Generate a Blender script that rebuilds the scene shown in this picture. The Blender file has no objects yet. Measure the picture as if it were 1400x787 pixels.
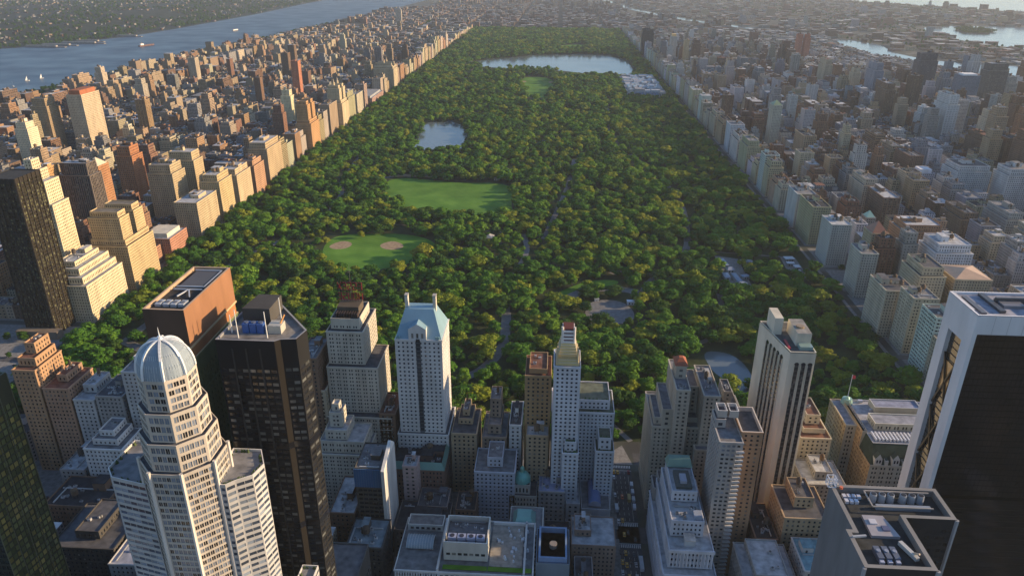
import bpy, math, random
import numpy as np
from mathutils import Vector, Matrix

scene = bpy.context.scene
rng = np.random.default_rng(7)
random.seed(7)

# ------------------------------------------------------------------ camera
CAM = (514.94, -537.84, 372.74)
YAW, PITCH, ROLL, FPX = -0.06044555, 0.41799648, 0.00452326, 1004.57
cy, sy, cp_, sp_ = math.cos(YAW), math.sin(YAW), math.cos(PITCH), math.sin(PITCH)
FWD = Vector((sy * cp_, cy * cp_, -sp_))
RGT = Vector((cy, -sy, 0.0))
UPV = RGT.cross(FWD)
R2 = RGT * math.cos(ROLL) + UPV * math.sin(ROLL)
U2 = -RGT * math.sin(ROLL) + UPV * math.cos(ROLL)
cam_data = bpy.data.cameras.new("camera")
cam = bpy.data.objects.new("camera", cam_data)
scene.collection.objects.link(cam)
M = Matrix((R2, U2, -FWD)).transposed().to_4x4()
M.translation = Vector(CAM)
cam.matrix_world = M
cam_data.sensor_fit = 'HORIZONTAL'
cam_data.sensor_width = 36.0
cam_data.lens = FPX / 1400.0 * 36.0
cam_data.clip_start = 1.0
cam_data.clip_end = 90000.0
scene.camera = cam

# ------------------------------------------------------------------ light
SUN_EL, SUN_AZ = math.radians(15.5), math.radians(7.0)      # azimuth counted from east towards north
world = bpy.data.worlds.new("World")
scene.world = world
world.use_nodes = True
nt = world.node_tree
sky = nt.nodes.new("ShaderNodeTexSky")
sky.sky_type = 'NISHITA'
sky.sun_disc = False
sky.sun_elevation = SUN_EL
sky.sun_rotation = math.radians(90) - SUN_AZ
sky.air_density = 1.0
sky.dust_density = 0.7
sky.ozone_density = 3.0
bg = nt.nodes["Background"]
bg.inputs[1].default_value = 0.115
nt.links.new(sky.outputs[0], bg.inputs[0])
sl = bpy.data.lights.new("sun", 'SUN')
sl.energy = 5.0
sl.angle = math.radians(0.5)
sl.color = (1.0, 0.70, 0.38)
sun = bpy.data.objects.new("sun", sl)
scene.collection.objects.link(sun)
sd = Vector((math.cos(SUN_EL) * math.cos(SUN_AZ), math.cos(SUN_EL) * math.sin(SUN_AZ), math.sin(SUN_EL)))
sun.rotation_euler = (-sd).to_track_quat('-Z', 'Y').to_euler()
sun.location = (2000, 0, 1500)
scene.view_settings.view_transform = 'Standard'
scene.view_settings.look = 'None'
scene.view_settings.gamma = 1.0
scene.view_settings.exposure = 0.74
scene.view_settings.use_white_balance = True
scene.view_settings.white_balance_temperature = 6150
HAZE = 4.0e-5
scene.cycles.max_bounces = 6
scene.cycles.diffuse_bounces = 2
scene.cycles.glossy_bounces = 3
scene.cycles.volume_bounces = 0
scene.cycles.transmission_bounces = 2
scene.cycles.use_denoising = True

# ------------------------------------------------------------------ helpers
def mat_new(name):
    m = bpy.data.materials.new(name)
    m.use_nodes = True
    return m, m.node_tree, m.node_tree.nodes["Principled BSDF"]

def N(t, kind, **kw):
    n = t.nodes.new(kind)
    for k, v in kw.items():
        setattr(n, k, v)
    return n

def attr_mat(name, rough, spec=0.5, metal=0.0, noise=0.25, scale=0.12, streak=True):
    m, t, b = mat_new(name)
    a = N(t, "ShaderNodeAttribute", attribute_name="Col")
    g = N(t, "ShaderNodeNewGeometry")
    mp = N(t, "ShaderNodeMapping")
    mp.inputs['Scale'].default_value = (1, 1, 0.25 if streak else 1)
    nz = N(t, "ShaderNodeTexNoise")
    nz.inputs['Scale'].default_value = scale
    nz.inputs['Detail'].default_value = 5
    mr = N(t, "ShaderNodeMapRange")
    mr.inputs['From Min'].default_value = .25
    mr.inputs['From Max'].default_value = .75
    mr.inputs['To Min'].default_value = 1 - noise
    mr.inputs['To Max'].default_value = 1 + noise * .6
    mx = N(t, "ShaderNodeVectorMath", operation='SCALE')
    t.links.new(g.outputs['Position'], mp.inputs['Vector'])
    t.links.new(mp.outputs[0], nz.inputs['Vector'])
    t.links.new(nz.outputs[0], mr.inputs['Value'])
    t.links.new(a.outputs['Color'], mx.inputs[0])
    t.links.new(mr.outputs[0], mx.inputs['Scale'])
    t.links.new(mx.outputs[0], b.inputs['Base Color'])
    b.inputs['Roughness'].default_value = rough
    b.inputs['Specular IOR Level'].default_value = spec
    b.inputs['Metallic'].default_value = metal
    return m

M_WALL = attr_mat("masonry", 0.85, 0.25)
M_GLASS = attr_mat("window_glass", 0.12, 0.6, noise=0.15, scale=0.3)
M_ROOF = attr_mat("roofing", 0.9, 0.2, noise=0.45, scale=0.25, streak=False)
M_METAL = attr_mat("painted_metal", 0.42, 0.5, 0.2, noise=0.12)
M_TRIM = attr_mat("trim", 0.7, 0.3, noise=0.15)

def far_wall_mat():
    m, t, b = mat_new("far_masonry")
    a = N(t, "ShaderNodeAttribute", attribute_name="Col")
    uv = N(t, "ShaderNodeUVMap", uv_map="UVMap")
    sx = N(t, "ShaderNodeSeparateXYZ")
    t.links.new(uv.outputs[0], sx.inputs[0])
    def frac(out, period):
        d = N(t, "ShaderNodeMath", operation='DIVIDE'); d.inputs[1].default_value = period
        t.links.new(out, d.inputs[0])
        f = N(t, "ShaderNodeMath", operation='FRACT'); t.links.new(d.outputs[0], f.inputs[0])
        fl = N(t, "ShaderNodeMath", operation='FLOOR'); t.links.new(d.outputs[0], fl.inputs[0])
        return f.outputs[0], fl.outputs[0]
    fx, ix = frac(sx.outputs[0], 3.3)
    fy, iy = frac(sx.outputs[1], 3.2)
    def band(o, lo, hi):
        a1 = N(t, "ShaderNodeMath", operation='GREATER_THAN'); a1.inputs[1].default_value = lo
        a2 = N(t, "ShaderNodeMath", operation='LESS_THAN'); a2.inputs[1].default_value = hi
        t.links.new(o, a1.inputs[0]); t.links.new(o, a2.inputs[0])
        ml = N(t, "ShaderNodeMath", operation='MULTIPLY')
        t.links.new(a1.outputs[0], ml.inputs[0]); t.links.new(a2.outputs[0], ml.inputs[1])
        return ml.outputs[0]
    wx, wy = band(fx, .28, .74), band(fy, .28, .80)
    ml = N(t, "ShaderNodeMath", operation='MULTIPLY')
    t.links.new(wx, ml.inputs[0]); t.links.new(wy, ml.inputs[1])
    cb = N(t, "ShaderNodeCombineXYZ")
    t.links.new(ix, cb.inputs[0]); t.links.new(iy, cb.inputs[1])
    wn = N(t, "ShaderNodeTexWhiteNoise", noise_dimensions='2D')
    t.links.new(cb.outputs[0], wn.inputs['Vector'])
    rp = N(t, "ShaderNodeValToRGB")
    rp.color_ramp.elements[0].color = (.012, .016, .022, 1)
    rp.color_ramp.elements[1].position = 1.0
    rp.color_ramp.elements[1].color = (.16, .15, .13, 1)
    e = rp.color_ramp.elements.new(.75); e.color = (.035, .04, .05, 1)
    t.links.new(wn.outputs['Value'], rp.inputs[0])
    mx = N(t, "ShaderNodeMix", data_type='RGBA')
    t.links.new(ml.outputs[0], mx.inputs['Factor'])
    t.links.new(a.outputs['Color'], mx.inputs['A']); t.links.new(rp.outputs[0], mx.inputs['B'])
    t.links.new(mx.outputs['Result'], b.inputs['Base Color'])
    mr = N(t, "ShaderNodeMapRange")
    mr.inputs['To Min'].default_value = .85; mr.inputs['To Max'].default_value = .2
    t.links.new(ml.outputs[0], mr.inputs['Value'])
    t.links.new(mr.outputs[0], b.inputs['Roughness'])
    b.inputs['Specular IOR Level'].default_value = .22
    return m
M_FAR = far_wall_mat()

BOXF = [(0, 1, 5, 4), (1, 2, 6, 5), (2, 3, 7, 6), (3, 0, 4, 7), (4, 5, 6, 7)]
class MB:
    """Collects faces and links them as one mesh object."""
    def __init__(s):
        s.Q, s.P = [], []
    def quads(s, arr, mat, col, uv=None):
        arr = np.asarray(arr, float).reshape(-1, 4, 3)
        n = len(arr)
        if n == 0: return
        col = np.asarray(col, float)
        if col.ndim == 1: col = np.tile(col[:3], (n, 1))
        s.Q.append((arr, mat, col[:, :3], uv))
    def poly(s, pts, mat, col):
        s.P.append(([tuple(map(float, q)) for q in pts], mat, tuple(col[:3])))
    def box(s, x0, y0, z0, x1, y1, z1, mat, col, bottom=False):
        v = [(x0, y0, z0), (x1, y0, z0), (x1, y1, z0), (x0, y1, z0), (x0, y0, z1), (x1, y0, z1), (x1, y1, z1), (x0, y1, z1)]
        f = [[v[i] for i in q] for q in BOXF]
        if bottom: f.append([v[3], v[2], v[1], v[0]])
        s.quads(f, mat, col)
    def prism(s, poly, z0, z1, mat, col, top=True, topmat=None, topcol=None):
        n = len(poly)
        s.quads([[(*poly[i], z0), (*poly[(i + 1) % n], z0), (*poly[(i + 1) % n], z1), (*poly[i], z1)] for i in range(n)], mat, col)
        if top: s.poly([(*q, z1) for q in poly], topmat or mat, topcol or col)
    def loft(s, a, za, b, zb, mat, col):
        n = len(a)
        s.quads([[(*a[i], za), (*a[(i + 1) % n], za), (*b[(i + 1) % n], zb), (*b[i], zb)] for i in range(n)], mat, col)
    def cyl(s, x, y, z0, z1, r, mat, col, n=10, r1=None):
        r1 = r if r1 is None else r1
        a = circ(x, y, r, n); b = circ(x, y, max(r1, .01), n)
        s.loft(a, z0, b, z1, mat, col); s.poly([(*q, z1) for q in b], mat, col)
    def bar(s, a, b, w, mat, col):
        a, b = Vector(a), Vector(b); d = (b - a).normalized()
        u = d.cross(Vector((0, 0, 1)) if abs(d.z) < .9 else Vector((1, 0, 0))).normalized() * w / 2
        v = d.cross(u).normalized() * w / 2
        c = [(-1, -1), (1, -1), (1, 1), (-1, 1)]
        A = [a + u * i + v * j for i, j in c]; B = [b + u * i + v * j for i, j in c]
        s.quads([[A[i], A[(i + 1) % 4], B[(i + 1) % 4], B[i]] for i in range(4)] + [B, A[::-1]], mat, col)
    def build(s, name, parent=None, origin=(0, 0, 0), weld=True, col_noise=0):
        mats, vs, ns, mi, cols, uvs = [], [], [], [], [], []
        hasuv = any(q[3] is not None for q in s.Q)
        def idx(m):
            if m not in mats: mats.append(m)
            return mats.index(m)
        for arr, m, col, uv in s.Q:
            vs.append(arr.reshape(-1, 3)); ns.append(np.full(len(arr), 4)); mi.append(np.full(len(arr), idx(m))); cols.append(col)
            if hasuv: uvs.append(np.asarray(uv, float).reshape(-1, 2) if uv is not None else np.zeros((len(arr) * 4, 2)))
        for pts, m, col in s.P:
            vs.append(np.array(pts)); ns.append(np.array([len(pts)])); mi.append(np.array([idx(m)])); cols.append(np.array([col]))
            if hasuv: uvs.append(np.zeros((len(pts), 2)))
        if not vs: return None
        V = np.concatenate(vs) - np.array(origin); ns = np.concatenate(ns).astype(np.int32); mi = np.concatenate(mi).astype(np.int32); C = np.concatenate(cols)
        L = np.arange(len(V))
        if weld:
            q = np.round(V * 500).astype(np.int64)
            q = q - q.min(0); mq = q.max(0) + 1
            key = (q[:, 0] * mq[1] + q[:, 1]) * mq[2] + q[:, 2]
            _, first, inv = np.unique(key, return_index=True, return_inverse=True)
            V2 = V[first]; L = inv.reshape(-1)
        else: V2 = V
        me = bpy.data.meshes.new(name)
        me.vertices.add(len(V2)); me.vertices.foreach_set("co", V2.astype(np.float32).ravel())
        me.loops.add(len(L)); me.loops.foreach_set("vertex_index", L.astype(np.int32))
        me.polygons.add(len(ns))
        st = np.concatenate([[0], np.cumsum(ns)[:-1]]).astype(np.int32)
        me.polygons.foreach_set("loop_start", st); me.polygons.foreach_set("loop_total", ns)
        me.polygons.foreach_set("material_index", mi)
        for m in mats: me.materials.append(m)
        at = me.attributes.new("Col", 'FLOAT_COLOR', 'FACE')
        at.data.foreach_set("color", np.concatenate([C, np.ones((len(C), 1))], 1).astype(np.float32).ravel())
        if hasuv:
            ul = me.uv_layers.new(name="UVMap")
            ul.data.foreach_set("uv", np.concatenate(uvs).astype(np.float32).ravel())
        me.update(calc_edges=True)
        me.polygons.foreach_set("use_smooth", np.zeros(len(ns), bool))
        o = bpy.data.objects.new(name, me)
        scene.collection.objects.link(o)
        if parent is not None: o.parent = parent
        else: o.location = origin
        return o

def tag(o, label=None, cat=None, group=None, kind=None):
    if label: o['label'] = label
    if cat: o['category'] = cat
    if group: o['group'] = group
    if kind: o['kind'] = kind
    return o
def thing(name, label, cat, loc, group=None, rz=0):
    o = bpy.data.objects.new(name, None)
    scene.collection.objects.link(o)
    o.location = loc; o.rotation_euler = (0, 0, rz); o.empty_display_size = .1
    return tag(o, label, cat, group)
def rect(x0, y0, x1, y1): return [(x0, y0), (x1, y0), (x1, y1), (x0, y1)]
def circ(x, y, r, n, ph=0.0): return [(x + r * math.cos(ph + 2 * math.pi * i / n), y + r * math.sin(ph + 2 * math.pi * i / n)) for i in range(n)]
def bump(c, k): return tuple(min(.95, v * k) for v in c)

def facade(mb, p0, p1, z0, z1, st, pb=None):
    """A wall with recessed openings; panes go to pb (or the wall itself)."""
    pb = pb or mb
    p0 = np.array(p0, float); p1 = np.array(p1, float)
    L = np.linalg.norm(p1 - p0); H = z1 - z0
    if L < .3 or H < .3: return
    t = (p1 - p0) / L; nrm = np.array([t[1], -t[0]])
    bay, fl, ww, wh, dep, par = st.get('bay', 3.4), st.get('fl', 3.3), st.get('ww', .45), st.get('wh', .5), st.get('dep', .35), st.get('par', 1.4)
    edge = st.get('edge', 1.0)
    col = st['col']
    nb = int((L - 2 * edge) / bay); nf = int((H - par) / fl)
    if nb < 1 or nf < 1:
        mb.quads([[(*p0, z0), (*p1, z0), (*p1, z1), (*p0, z1)]], M_WALL, col); return
    cw = (L - 2 * edge) / nb; fh = (H - par) / nf
    def W(u, v, d=0):
        u, v, d = np.broadcast_arrays(np.asarray(u, float), np.asarray(v, float), np.asarray(d, float))
        xy = p0 + t * u[..., None] - nrm * d[..., None]
        return np.concatenate([xy, (z0 + v)[..., None]], -1)
    def Q(u0, u1, v0, v1, d=0):
        return np.stack([W(u0, v0, d), W(u1, v0, d), W(u1, v1, d), W(u0, v1, d)], -2)
    i = np.arange(nb); j = np.arange(nf)
    cu = edge + (i + .5) * cw
    if st.get('pair'):
        cu = cu + np.where(i % 2 == 0, 1, -1) * cw * .12
    hw = cw * ww / 2
    u0, u1 = cu - hw, cu + hw
    v0 = j * fh + fh * (1 - wh) * .5; v1 = v0 + fh * wh
    sp = st.get('spandrel', col)
    lo = np.concatenate([[0], v1]); hi = np.concatenate([v0, [H]])
    mb.quads(Q(0, L, lo, hi), M_WALL, col if sp is col else sp)
    pl = np.concatenate([[0], u1]); pr = np.concatenate([u0, [L]])
    PL, V0 = np.meshgrid(pl, v0); PR, V1 = np.meshgrid(pr, v1)
    if sp is not col:                       # continuous piers stand proud of dark spandrels
        pd = -.35
        mb.quads(Q(pl, pr, 0, H - .05, pd), M_WALL, col)
        mb.quads(np.stack([W(pr, 0, pd), W(pr, 0, 0), W(pr, H - .05, 0), W(pr, H - .05, pd)], -2), M_WALL, col)
        mb.quads(np.stack([W(pl, 0, 0), W(pl, 0, pd), W(pl, H - .05, pd), W(pl, H - .05, 0)], -2), M_WALL, col)
        mb.quads(Q(0, L, H - par * .8, H, pd - .05), M_WALL, col)
        mb.quads([[W(0, H, pd - .05), W(L, H, pd - .05), W(L, H, 0), W(0, H, 0)]], M_WALL, col)
    mb.quads(Q(PL, PR, V0, V1).reshape(-1, 4, 3), M_WALL, sp)
    A, B = np.meshgrid(u0, v0); C_, D = np.meshgrid(u1, v1)
    A, B, C_, D = A.ravel(), B.ravel(), C_.ravel(), D.ravel()
    z = 0 * A
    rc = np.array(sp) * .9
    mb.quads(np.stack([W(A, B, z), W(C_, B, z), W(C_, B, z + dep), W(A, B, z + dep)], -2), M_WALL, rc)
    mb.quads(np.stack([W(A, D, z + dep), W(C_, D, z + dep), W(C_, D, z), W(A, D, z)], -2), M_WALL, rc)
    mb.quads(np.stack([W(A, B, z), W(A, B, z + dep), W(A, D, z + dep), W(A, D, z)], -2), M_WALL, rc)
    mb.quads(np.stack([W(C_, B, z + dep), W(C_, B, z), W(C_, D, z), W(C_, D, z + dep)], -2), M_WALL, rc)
    n = len(A)
    g = np.array(st.get('glass', (.02, .025, .035)))
    gl = np.tile(g, (n, 1)) * rng.uniform(.6, 1.5, (n, 1))
    lt = rng.random(n) < st.get('blinds', .18)
    gl[lt] = np.array(st.get('blindcol', (.2, .19, .17))) * rng.uniform(.5, 1.2, (lt.sum(), 1))
    if st.get('floorvar'):
        fr = np.repeat(rng.random(nf), nb); gl = np.where((fr < st['floorvar'])[:, None], g * .5, gl)
    pb.quads(Q(A, C_, B, D, dep), M_GLASS, gl)
    if st.get('mullion'):
        mm = (A + C_) / 2
        mb.quads(Q(mm - .09, mm + .09, B, D, dep - .08), M_TRIM, np.array(col) * .8)
    if H > 26 and sp is col and not st.get('nobelt') and ww < .7:
        bc = np.array(bump(col, 1.12))
        for zz, th_, pd in ((H - .9, .9, -.45), (min(nf - 1, 3) * fh + .02, .5, -.22), ((nf - 3) * fh + .02, .45, -.25)):
            mb.quads(Q(-.1, L + .1, zz, zz + th_, pd), M_TRIM, bc)
            mb.quads([[W(-.1, zz + th_, pd), W(L + .1, zz + th_, pd), W(L + .1, zz + th_, 0), W(-.1, zz + th_, 0)], [W(-.1, zz, 0), W(L + .1, zz, 0), W(L + .1, zz, pd), W(-.1, zz, pd)]], M_TRIM, bc)
    if st.get('sill'):
        mb.quads(np.stack([W(A - .15, B - .02, z - .12), W(C_ + .15, B - .02, z - .12), W(C_ + .15, B - .02, z), W(A - .15, B - .02, z)], -2), M_TRIM, bump(col, 1.2))
        mb.quads(Q(A - .15, C_ + .15, B - .3, B - .02, -.12), M_TRIM, bump(col, 1.2))

def plainwall(mb, p0, p1, z0, z1, col):
    L = math.dist(p0, p1)
    o = random.randint(0, 50) * 3.3
    mb.quads([[(*p0, z0), (*p1, z0), (*p1, z1), (*p0, z1)]], M_FAR, col, [[(o, z0), (o + L, z0), (o + L, z1), (o, z1)]])

def walls(mb, poly, z0, z1, st, pb=None, skip=()):
    n = len(poly)
    for i in range(n):
        a, b = poly[i], poly[(i + 1) % n]
        nx, ny = b[1] - a[1], -(b[0] - a[0])
        s = dict(st, **st.get('side', {}).get(i, {}))
        if i in skip or s.get('blank'):
            mb.quads([[(*a, z0), (*b, z0), (*b, z1), (*a, z1)]], M_WALL, s['col'])
        elif nx * (CAM[0] - a[0]) + ny * (CAM[1] - a[1]) > 0: facade(mb, a, b, z0, z1, s, pb)
        else: plainwall(mb, a, b, z0, z1, s['col'])

def area(p):
    return sum(p[i][0] * p[(i + 1) % len(p)][1] - p[(i + 1) % len(p)][0] * p[i][1] for i in range(len(p))) / 2
def inset(poly, d):
    n = len(poly); out = []
    for i in range(n):
        a, b, c = Vector(poly[i - 1]), Vector(poly[i]), Vector(poly[(i + 1) % n])
        e1 = (b - a).normalized(); e2 = (c - b).normalized()
        n1 = Vector((-e1.y, e1.x)); n2 = Vector((-e2.y, e2.x))
        k = n1 + n2; k = k / max(.3, k.dot(n1)) if k.length > 1e-6 else n1
        out.append(tuple(b + k * d))
    return out
def roofslab(mb, poly, z, wallc, roofc, par=1.0, th=.45):
    """Roof surface below a parapet with an inner face and a coping."""
    q = inset(poly, th)
    n = len(poly)
    mb.poly([(*a, z - par) for a in q], M_ROOF, roofc)
    mb.quads([[(*q[(i + 1) % n], z - par), (*q[i], z - par), (*q[i], z), (*q[(i + 1) % n], z)] for i in range(n)], M_WALL, wallc)
    mb.quads([[(*poly[i], z), (*poly[(i + 1) % n], z), (*q[(i + 1) % n], z), (*q[i], z)] for i in range(n)], M_TRIM, bump(wallc, 1.25))

def water_tank(parent, x, y, z, org, r=2.2):
    m = MB(); wc = random.choice([(.12, .075, .045), (.16, .11, .07), (.09, .07, .055)])
    m.cyl(x, y, z + 2.6, z + 6.4, r, M_TRIM, wc, 12)
    for a in (.8, 2.4, 3.9, 5.5):
        px, py = x + r * .8 * math.cos(a), y + r * .8 * math.sin(a)
        m.box(px - .15, py - .15, z, px + .15, py + .15, z + 2.6, M_METAL, (.06, .06, .06))
    tk = m.build('water_tank', parent, org)
    m = MB(); m.cyl(x, y, z + 6.4, z + 8.0, r * 1.08, M_TRIM, bump(wc, .8), 12, .1); m.build('lid', tk, org)
    return tk
def rooftop(parent, org, r4, z, col, n_bulk=1, tanks=1, ac=3, roofc=(.3, .3, .3)):
    x0, y0, x1, y1 = r4; w, d = x1 - x0, y1 - y0
    for k in range(n_bulk):
        bw, bd, bh = w * random.uniform(.2, .38), d * random.uniform(.22, .4), random.uniform(3, 6.5)
        bx, by = random.uniform(x0 + 1, x1 - bw - 1), random.uniform(y0 + d * .3, y1 - bd - 1)
        m = MB(); m.box(bx, by, z, bx + bw, by + bd, z + bh, M_WALL, bump(col, random.uniform(.8, 1.15)))
        m.box(bx - .2, by - .2, z + bh, bx + bw + .2, by + bd + .2, z + bh + .35, M_ROOF, bump(roofc, random.uniform(.8, 1.3)))
        bk = m.build('bulkhead', parent, org)
        m = MB(); m.box(bx + bw * .3, by - .1, z, bx + bw * .3 + 1.2, by - .02, z + 2.2, M_METAL, (.05, .05, .06)); m.build('door', bk, org)
    for k in range(tanks):
        water_tank(parent, random.uniform(x0 + w * .25, x1 - w * .25), random.uniform(y0 + d * .3, y1 - d * .25), z, org, min(2.3, w * .15))
    if ac > 2 and w > 10: duct(parent, x0 + 1, y0 + 1, x1 - 1, y1 - 1, z, org)
    for k in range(int(ac * 1.6)):
        bx, by = random.uniform(x0 + 1.2, x1 - 4), random.uniform(y0 + 1.2, y1 - 3.5)
        s = random.uniform(1.2, 2.6); g = random.uniform(.25, .6)
        m = MB(); m.box(bx, by, z, bx + s, by + s * .8, z + random.uniform(.8, 1.7), M_METAL, (g, g, g * 1.03))
        m.cyl(bx + s / 2, by + s * .4, z + 1.5, z + 1.9, s * .3, M_METAL, (.1, .1, .1), 8)
        m.build('air_conditioner', parent, org)

def duct(parent, x0, y0, x1, y1, z, org):
    m = MB(); g = random.uniform(.25, .55); w = random.uniform(.5, .9); xm, ym_ = random.uniform(x0, x1), random.uniform(y0, y1)
    m.bar((x0 + 1, ym_, z + .7), (x1 - 1, ym_, z + .7), w, M_METAL, (g, g, g)); m.bar((xm, y0 + 1, z + .7), (xm, ym_, z + .7), w * .9, M_METAL, (g, g, g))
    m.build('duct', parent, org)
WALLC = {'tan': (.40, .30, .19), 'cream': (.52, .45, .33), 'brick': (.25, .14, .09), 'brown': (.19, .12, .08), 'grey': (.30, .29, .28),
         'white': (.62, .61, .60), 'pale grey': (.44, .43, .42), 'orange': (.37, .23, .13), 'dark': (.07, .065, .06), 'blue grey': (.27, .30, .34),
         'sand': (.46, .38, .26)}
ROOFC = {'black tar': (.045, .045, .05), 'dark grey': (.11, .11, .12), 'mid grey': (.22, .22, .23), 'pale': (.45, .46, .48), 'reddish': (.2, .1, .07)}
FOOT = []          # footprints of everything built (x0,y0,x1,y1,z)
LAND = []          # landmarks for descriptions: (x, y, short description)

def split_windows(root, pb, org):
    """The panes of a hero tower: 100 that show largest as objects of their own, the rest as one."""
    arr = np.concatenate([q[0] for q in pb.Q]); col = np.concatenate([q[2] for q in pb.Q])
    c = arr.mean(1); d = c - np.array(CAM)
    nrm = np.cross(arr[:, 1] - arr[:, 0], arr[:, 3] - arr[:, 0])
    proj = np.abs((nrm * d).sum(1)) / np.linalg.norm(d, axis=1) ** 3
    dep = d @ np.array(FWD); px = 700 + FPX * (d @ np.array(R2)) / dep; py = 393.5 - FPX * (d @ np.array(U2)) / dep
    proj[(px < 3) | (px > 1397) | (py < 3) | (py > 784)] = 0
    o = np.argsort(-proj); a, b = o[:100], o[100:]
    for i in a:
        m = MB(); m.quads(arr[i], M_GLASS, col[i]); m.build('window', root, org)
    if len(b):
        m = MB(); m.quads(arr[b], M_GLASS, col[b]); tag(m.build('window', root, org), kind='stuff')

def building(name, label, tiers, st, roofc='mid grey', cat='building', group=None, tanks=1, bulk=1, ac=3, hero=False, short=None, clutter=True):
    """tiers: list of (polygon or (x0,y0,x1,y1), z0, z1), widest first."""
    T = [(rect(*p) if isinstance(p[0], (int, float)) else p, a, b) for p, a, b in tiers]
    P0 = T[0][0]; xs = [q[0] for q in P0]; ys = [q[1] for q in P0]
    org = (sum(xs) / len(xs), sum(ys) / len(ys), 0)
    root = thing(name, label, cat, org, group)
    FOOT.append((min(xs), min(ys), max(xs), max(ys), max(t[2] for t in T)))
    if short: LAND.append((org[0], org[1], short))
    rc = ROOFC[roofc] if isinstance(roofc, str) else roofc
    w, r, pb = MB(), MB(), (MB() if hero else None)
    for i, (p, a, b) in enumerate(T):
        s = dict(st, **(st['tier'][i] if 'tier' in st and i in st['tier'] else {}))
        walls(w, p, a, b, s, pb)
        r = MB(); roofslab(r, p, b, s['col'], rc); r.build('roof', root, org)
    w.build('wall', root, org)
    if hero and pb.Q: split_windows(root, pb, org)
    if clutter:
        p, a, b = T[-1]; xs = [q[0] for q in p]; ys = [q[1] for q in p]
        rooftop(root, org, (min(xs) + .8, min(ys) + .8, max(xs) - .8, max(ys) - .8), b - 1.0, st['col'], bulk, tanks, ac, rc)
    return root, org

# ------------------------------------------------------------------ the setting
def simple_mat(name, c1, c2, scale, rough=.9, detail=6, spec=.2, c3=None, bump_s=0):
    m, t, b = mat_new(name)
    g = N(t, "ShaderNodeNewGeometry")
    nz = N(t, "ShaderNodeTexNoise"); nz.inputs['Scale'].default_value = scale; nz.inputs['Detail'].default_value = detail
    t.links.new(g.outputs['Position'], nz.inputs['Vector'])
    rp = N(t, "ShaderNodeValToRGB")
    rp.color_ramp.elements[0].position = .35; rp.color_ramp.elements[0].color = (*c1, 1)
    rp.color_ramp.elements[1].position = .65; rp.color_ramp.elements[1].color = (*c2, 1)
    if c3:
        e = rp.color_ramp.elements.new(.5); e.color = (*c3, 1)
    t.links.new(nz.outputs[0], rp.inputs[0]); t.links.new(rp.outputs[0], b.inputs['Base Color'])
    b.inputs['Roughness'].default_value = rough; b.inputs['Specular IOR Level'].default_value = spec
    if bump_s:
        bp = N(t, "ShaderNodeBump"); bp.inputs['Strength'].default_value = bump_s
        t.links.new(nz.outputs[0], bp.inputs['Height']); t.links.new(bp.outputs[0], b.inputs['Normal'])
    return m
M_GROUND = simple_mat("city_ground", (.05, .05, .052), (.13, .125, .115), .02, c3=(.07, .075, .06))
M_ASPH = simple_mat("asphalt", (.06, .06, .065), (.10, .10, .105), .15)
M_PAVE = simple_mat("concrete_paving", (.17, .165, .16), (.26, .255, .25), .3)
M_PARK = simple_mat("woodland_floor", (.018, .028, .010), (.045, .06, .02), .06)
M_LAWN = simple_mat("mown_grass", (.065, .16, .014), (.11, .23, .026), .03, c3=(.085, .195, .018))
def mow(m):
    t = m.node_tree; b = t.nodes["Principled BSDF"]; g = t.nodes.new("ShaderNodeNewGeometry"); src = b.inputs['Base Color'].links[0].from_socket
    wv = N(t, "ShaderNodeTexWave"); wv.inputs['Scale'].default_value = .045; wv.inputs['Distortion'].default_value = .3
    mp = N(t, "ShaderNodeMapping"); mp.inputs['Rotation'].default_value = (0, 0, .9)
    n = N(t, "ShaderNodeTexNoise"); n.inputs['Scale'].default_value = .012; n.inputs['Detail'].default_value = 4
    t.links.new(g.outputs['Position'], mp.inputs['Vector']); t.links.new(mp.outputs[0], wv.inputs['Vector']); t.links.new(g.outputs['Position'], n.inputs['Vector'])
    a = N(t, "ShaderNodeMath", operation='MULTIPLY_ADD'); a.inputs[1].default_value = .22; a.inputs[2].default_value = .55
    c = N(t, "ShaderNodeMath", operation='ADD'); s = N(t, "ShaderNodeVectorMath", operation='SCALE')
    k = N(t, "ShaderNodeMath", operation='MULTIPLY'); k.inputs[1].default_value = .75
    t.links.new(wv.outputs['Fac'], a.inputs[0]); t.links.new(n.outputs[0], k.inputs[0]); t.links.new(a.outputs[0], c.inputs[0]); t.links.new(k.outputs[0], c.inputs[1])
    t.links.new(src, s.inputs[0]); t.links.new(c.outputs[0], s.inputs['Scale']); t.links.new(s.outputs[0], b.inputs['Base Color'])
mow(M_LAWN)
M_SAND = simple_mat("infield_clay", (.26, .19, .12), (.38, .29, .19), .2)
M_PATH = simple_mat("park_drive", (.14, .14, .145), (.2, .2, .205), .2)
M_PAINT = simple_mat("road_paint", (.42, .42, .42), (.62, .62, .60), 1.2)
M_HILL = simple_mat("wooded_hill", (.010, .018, .010), (.035, .042, .028), .02)
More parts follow.
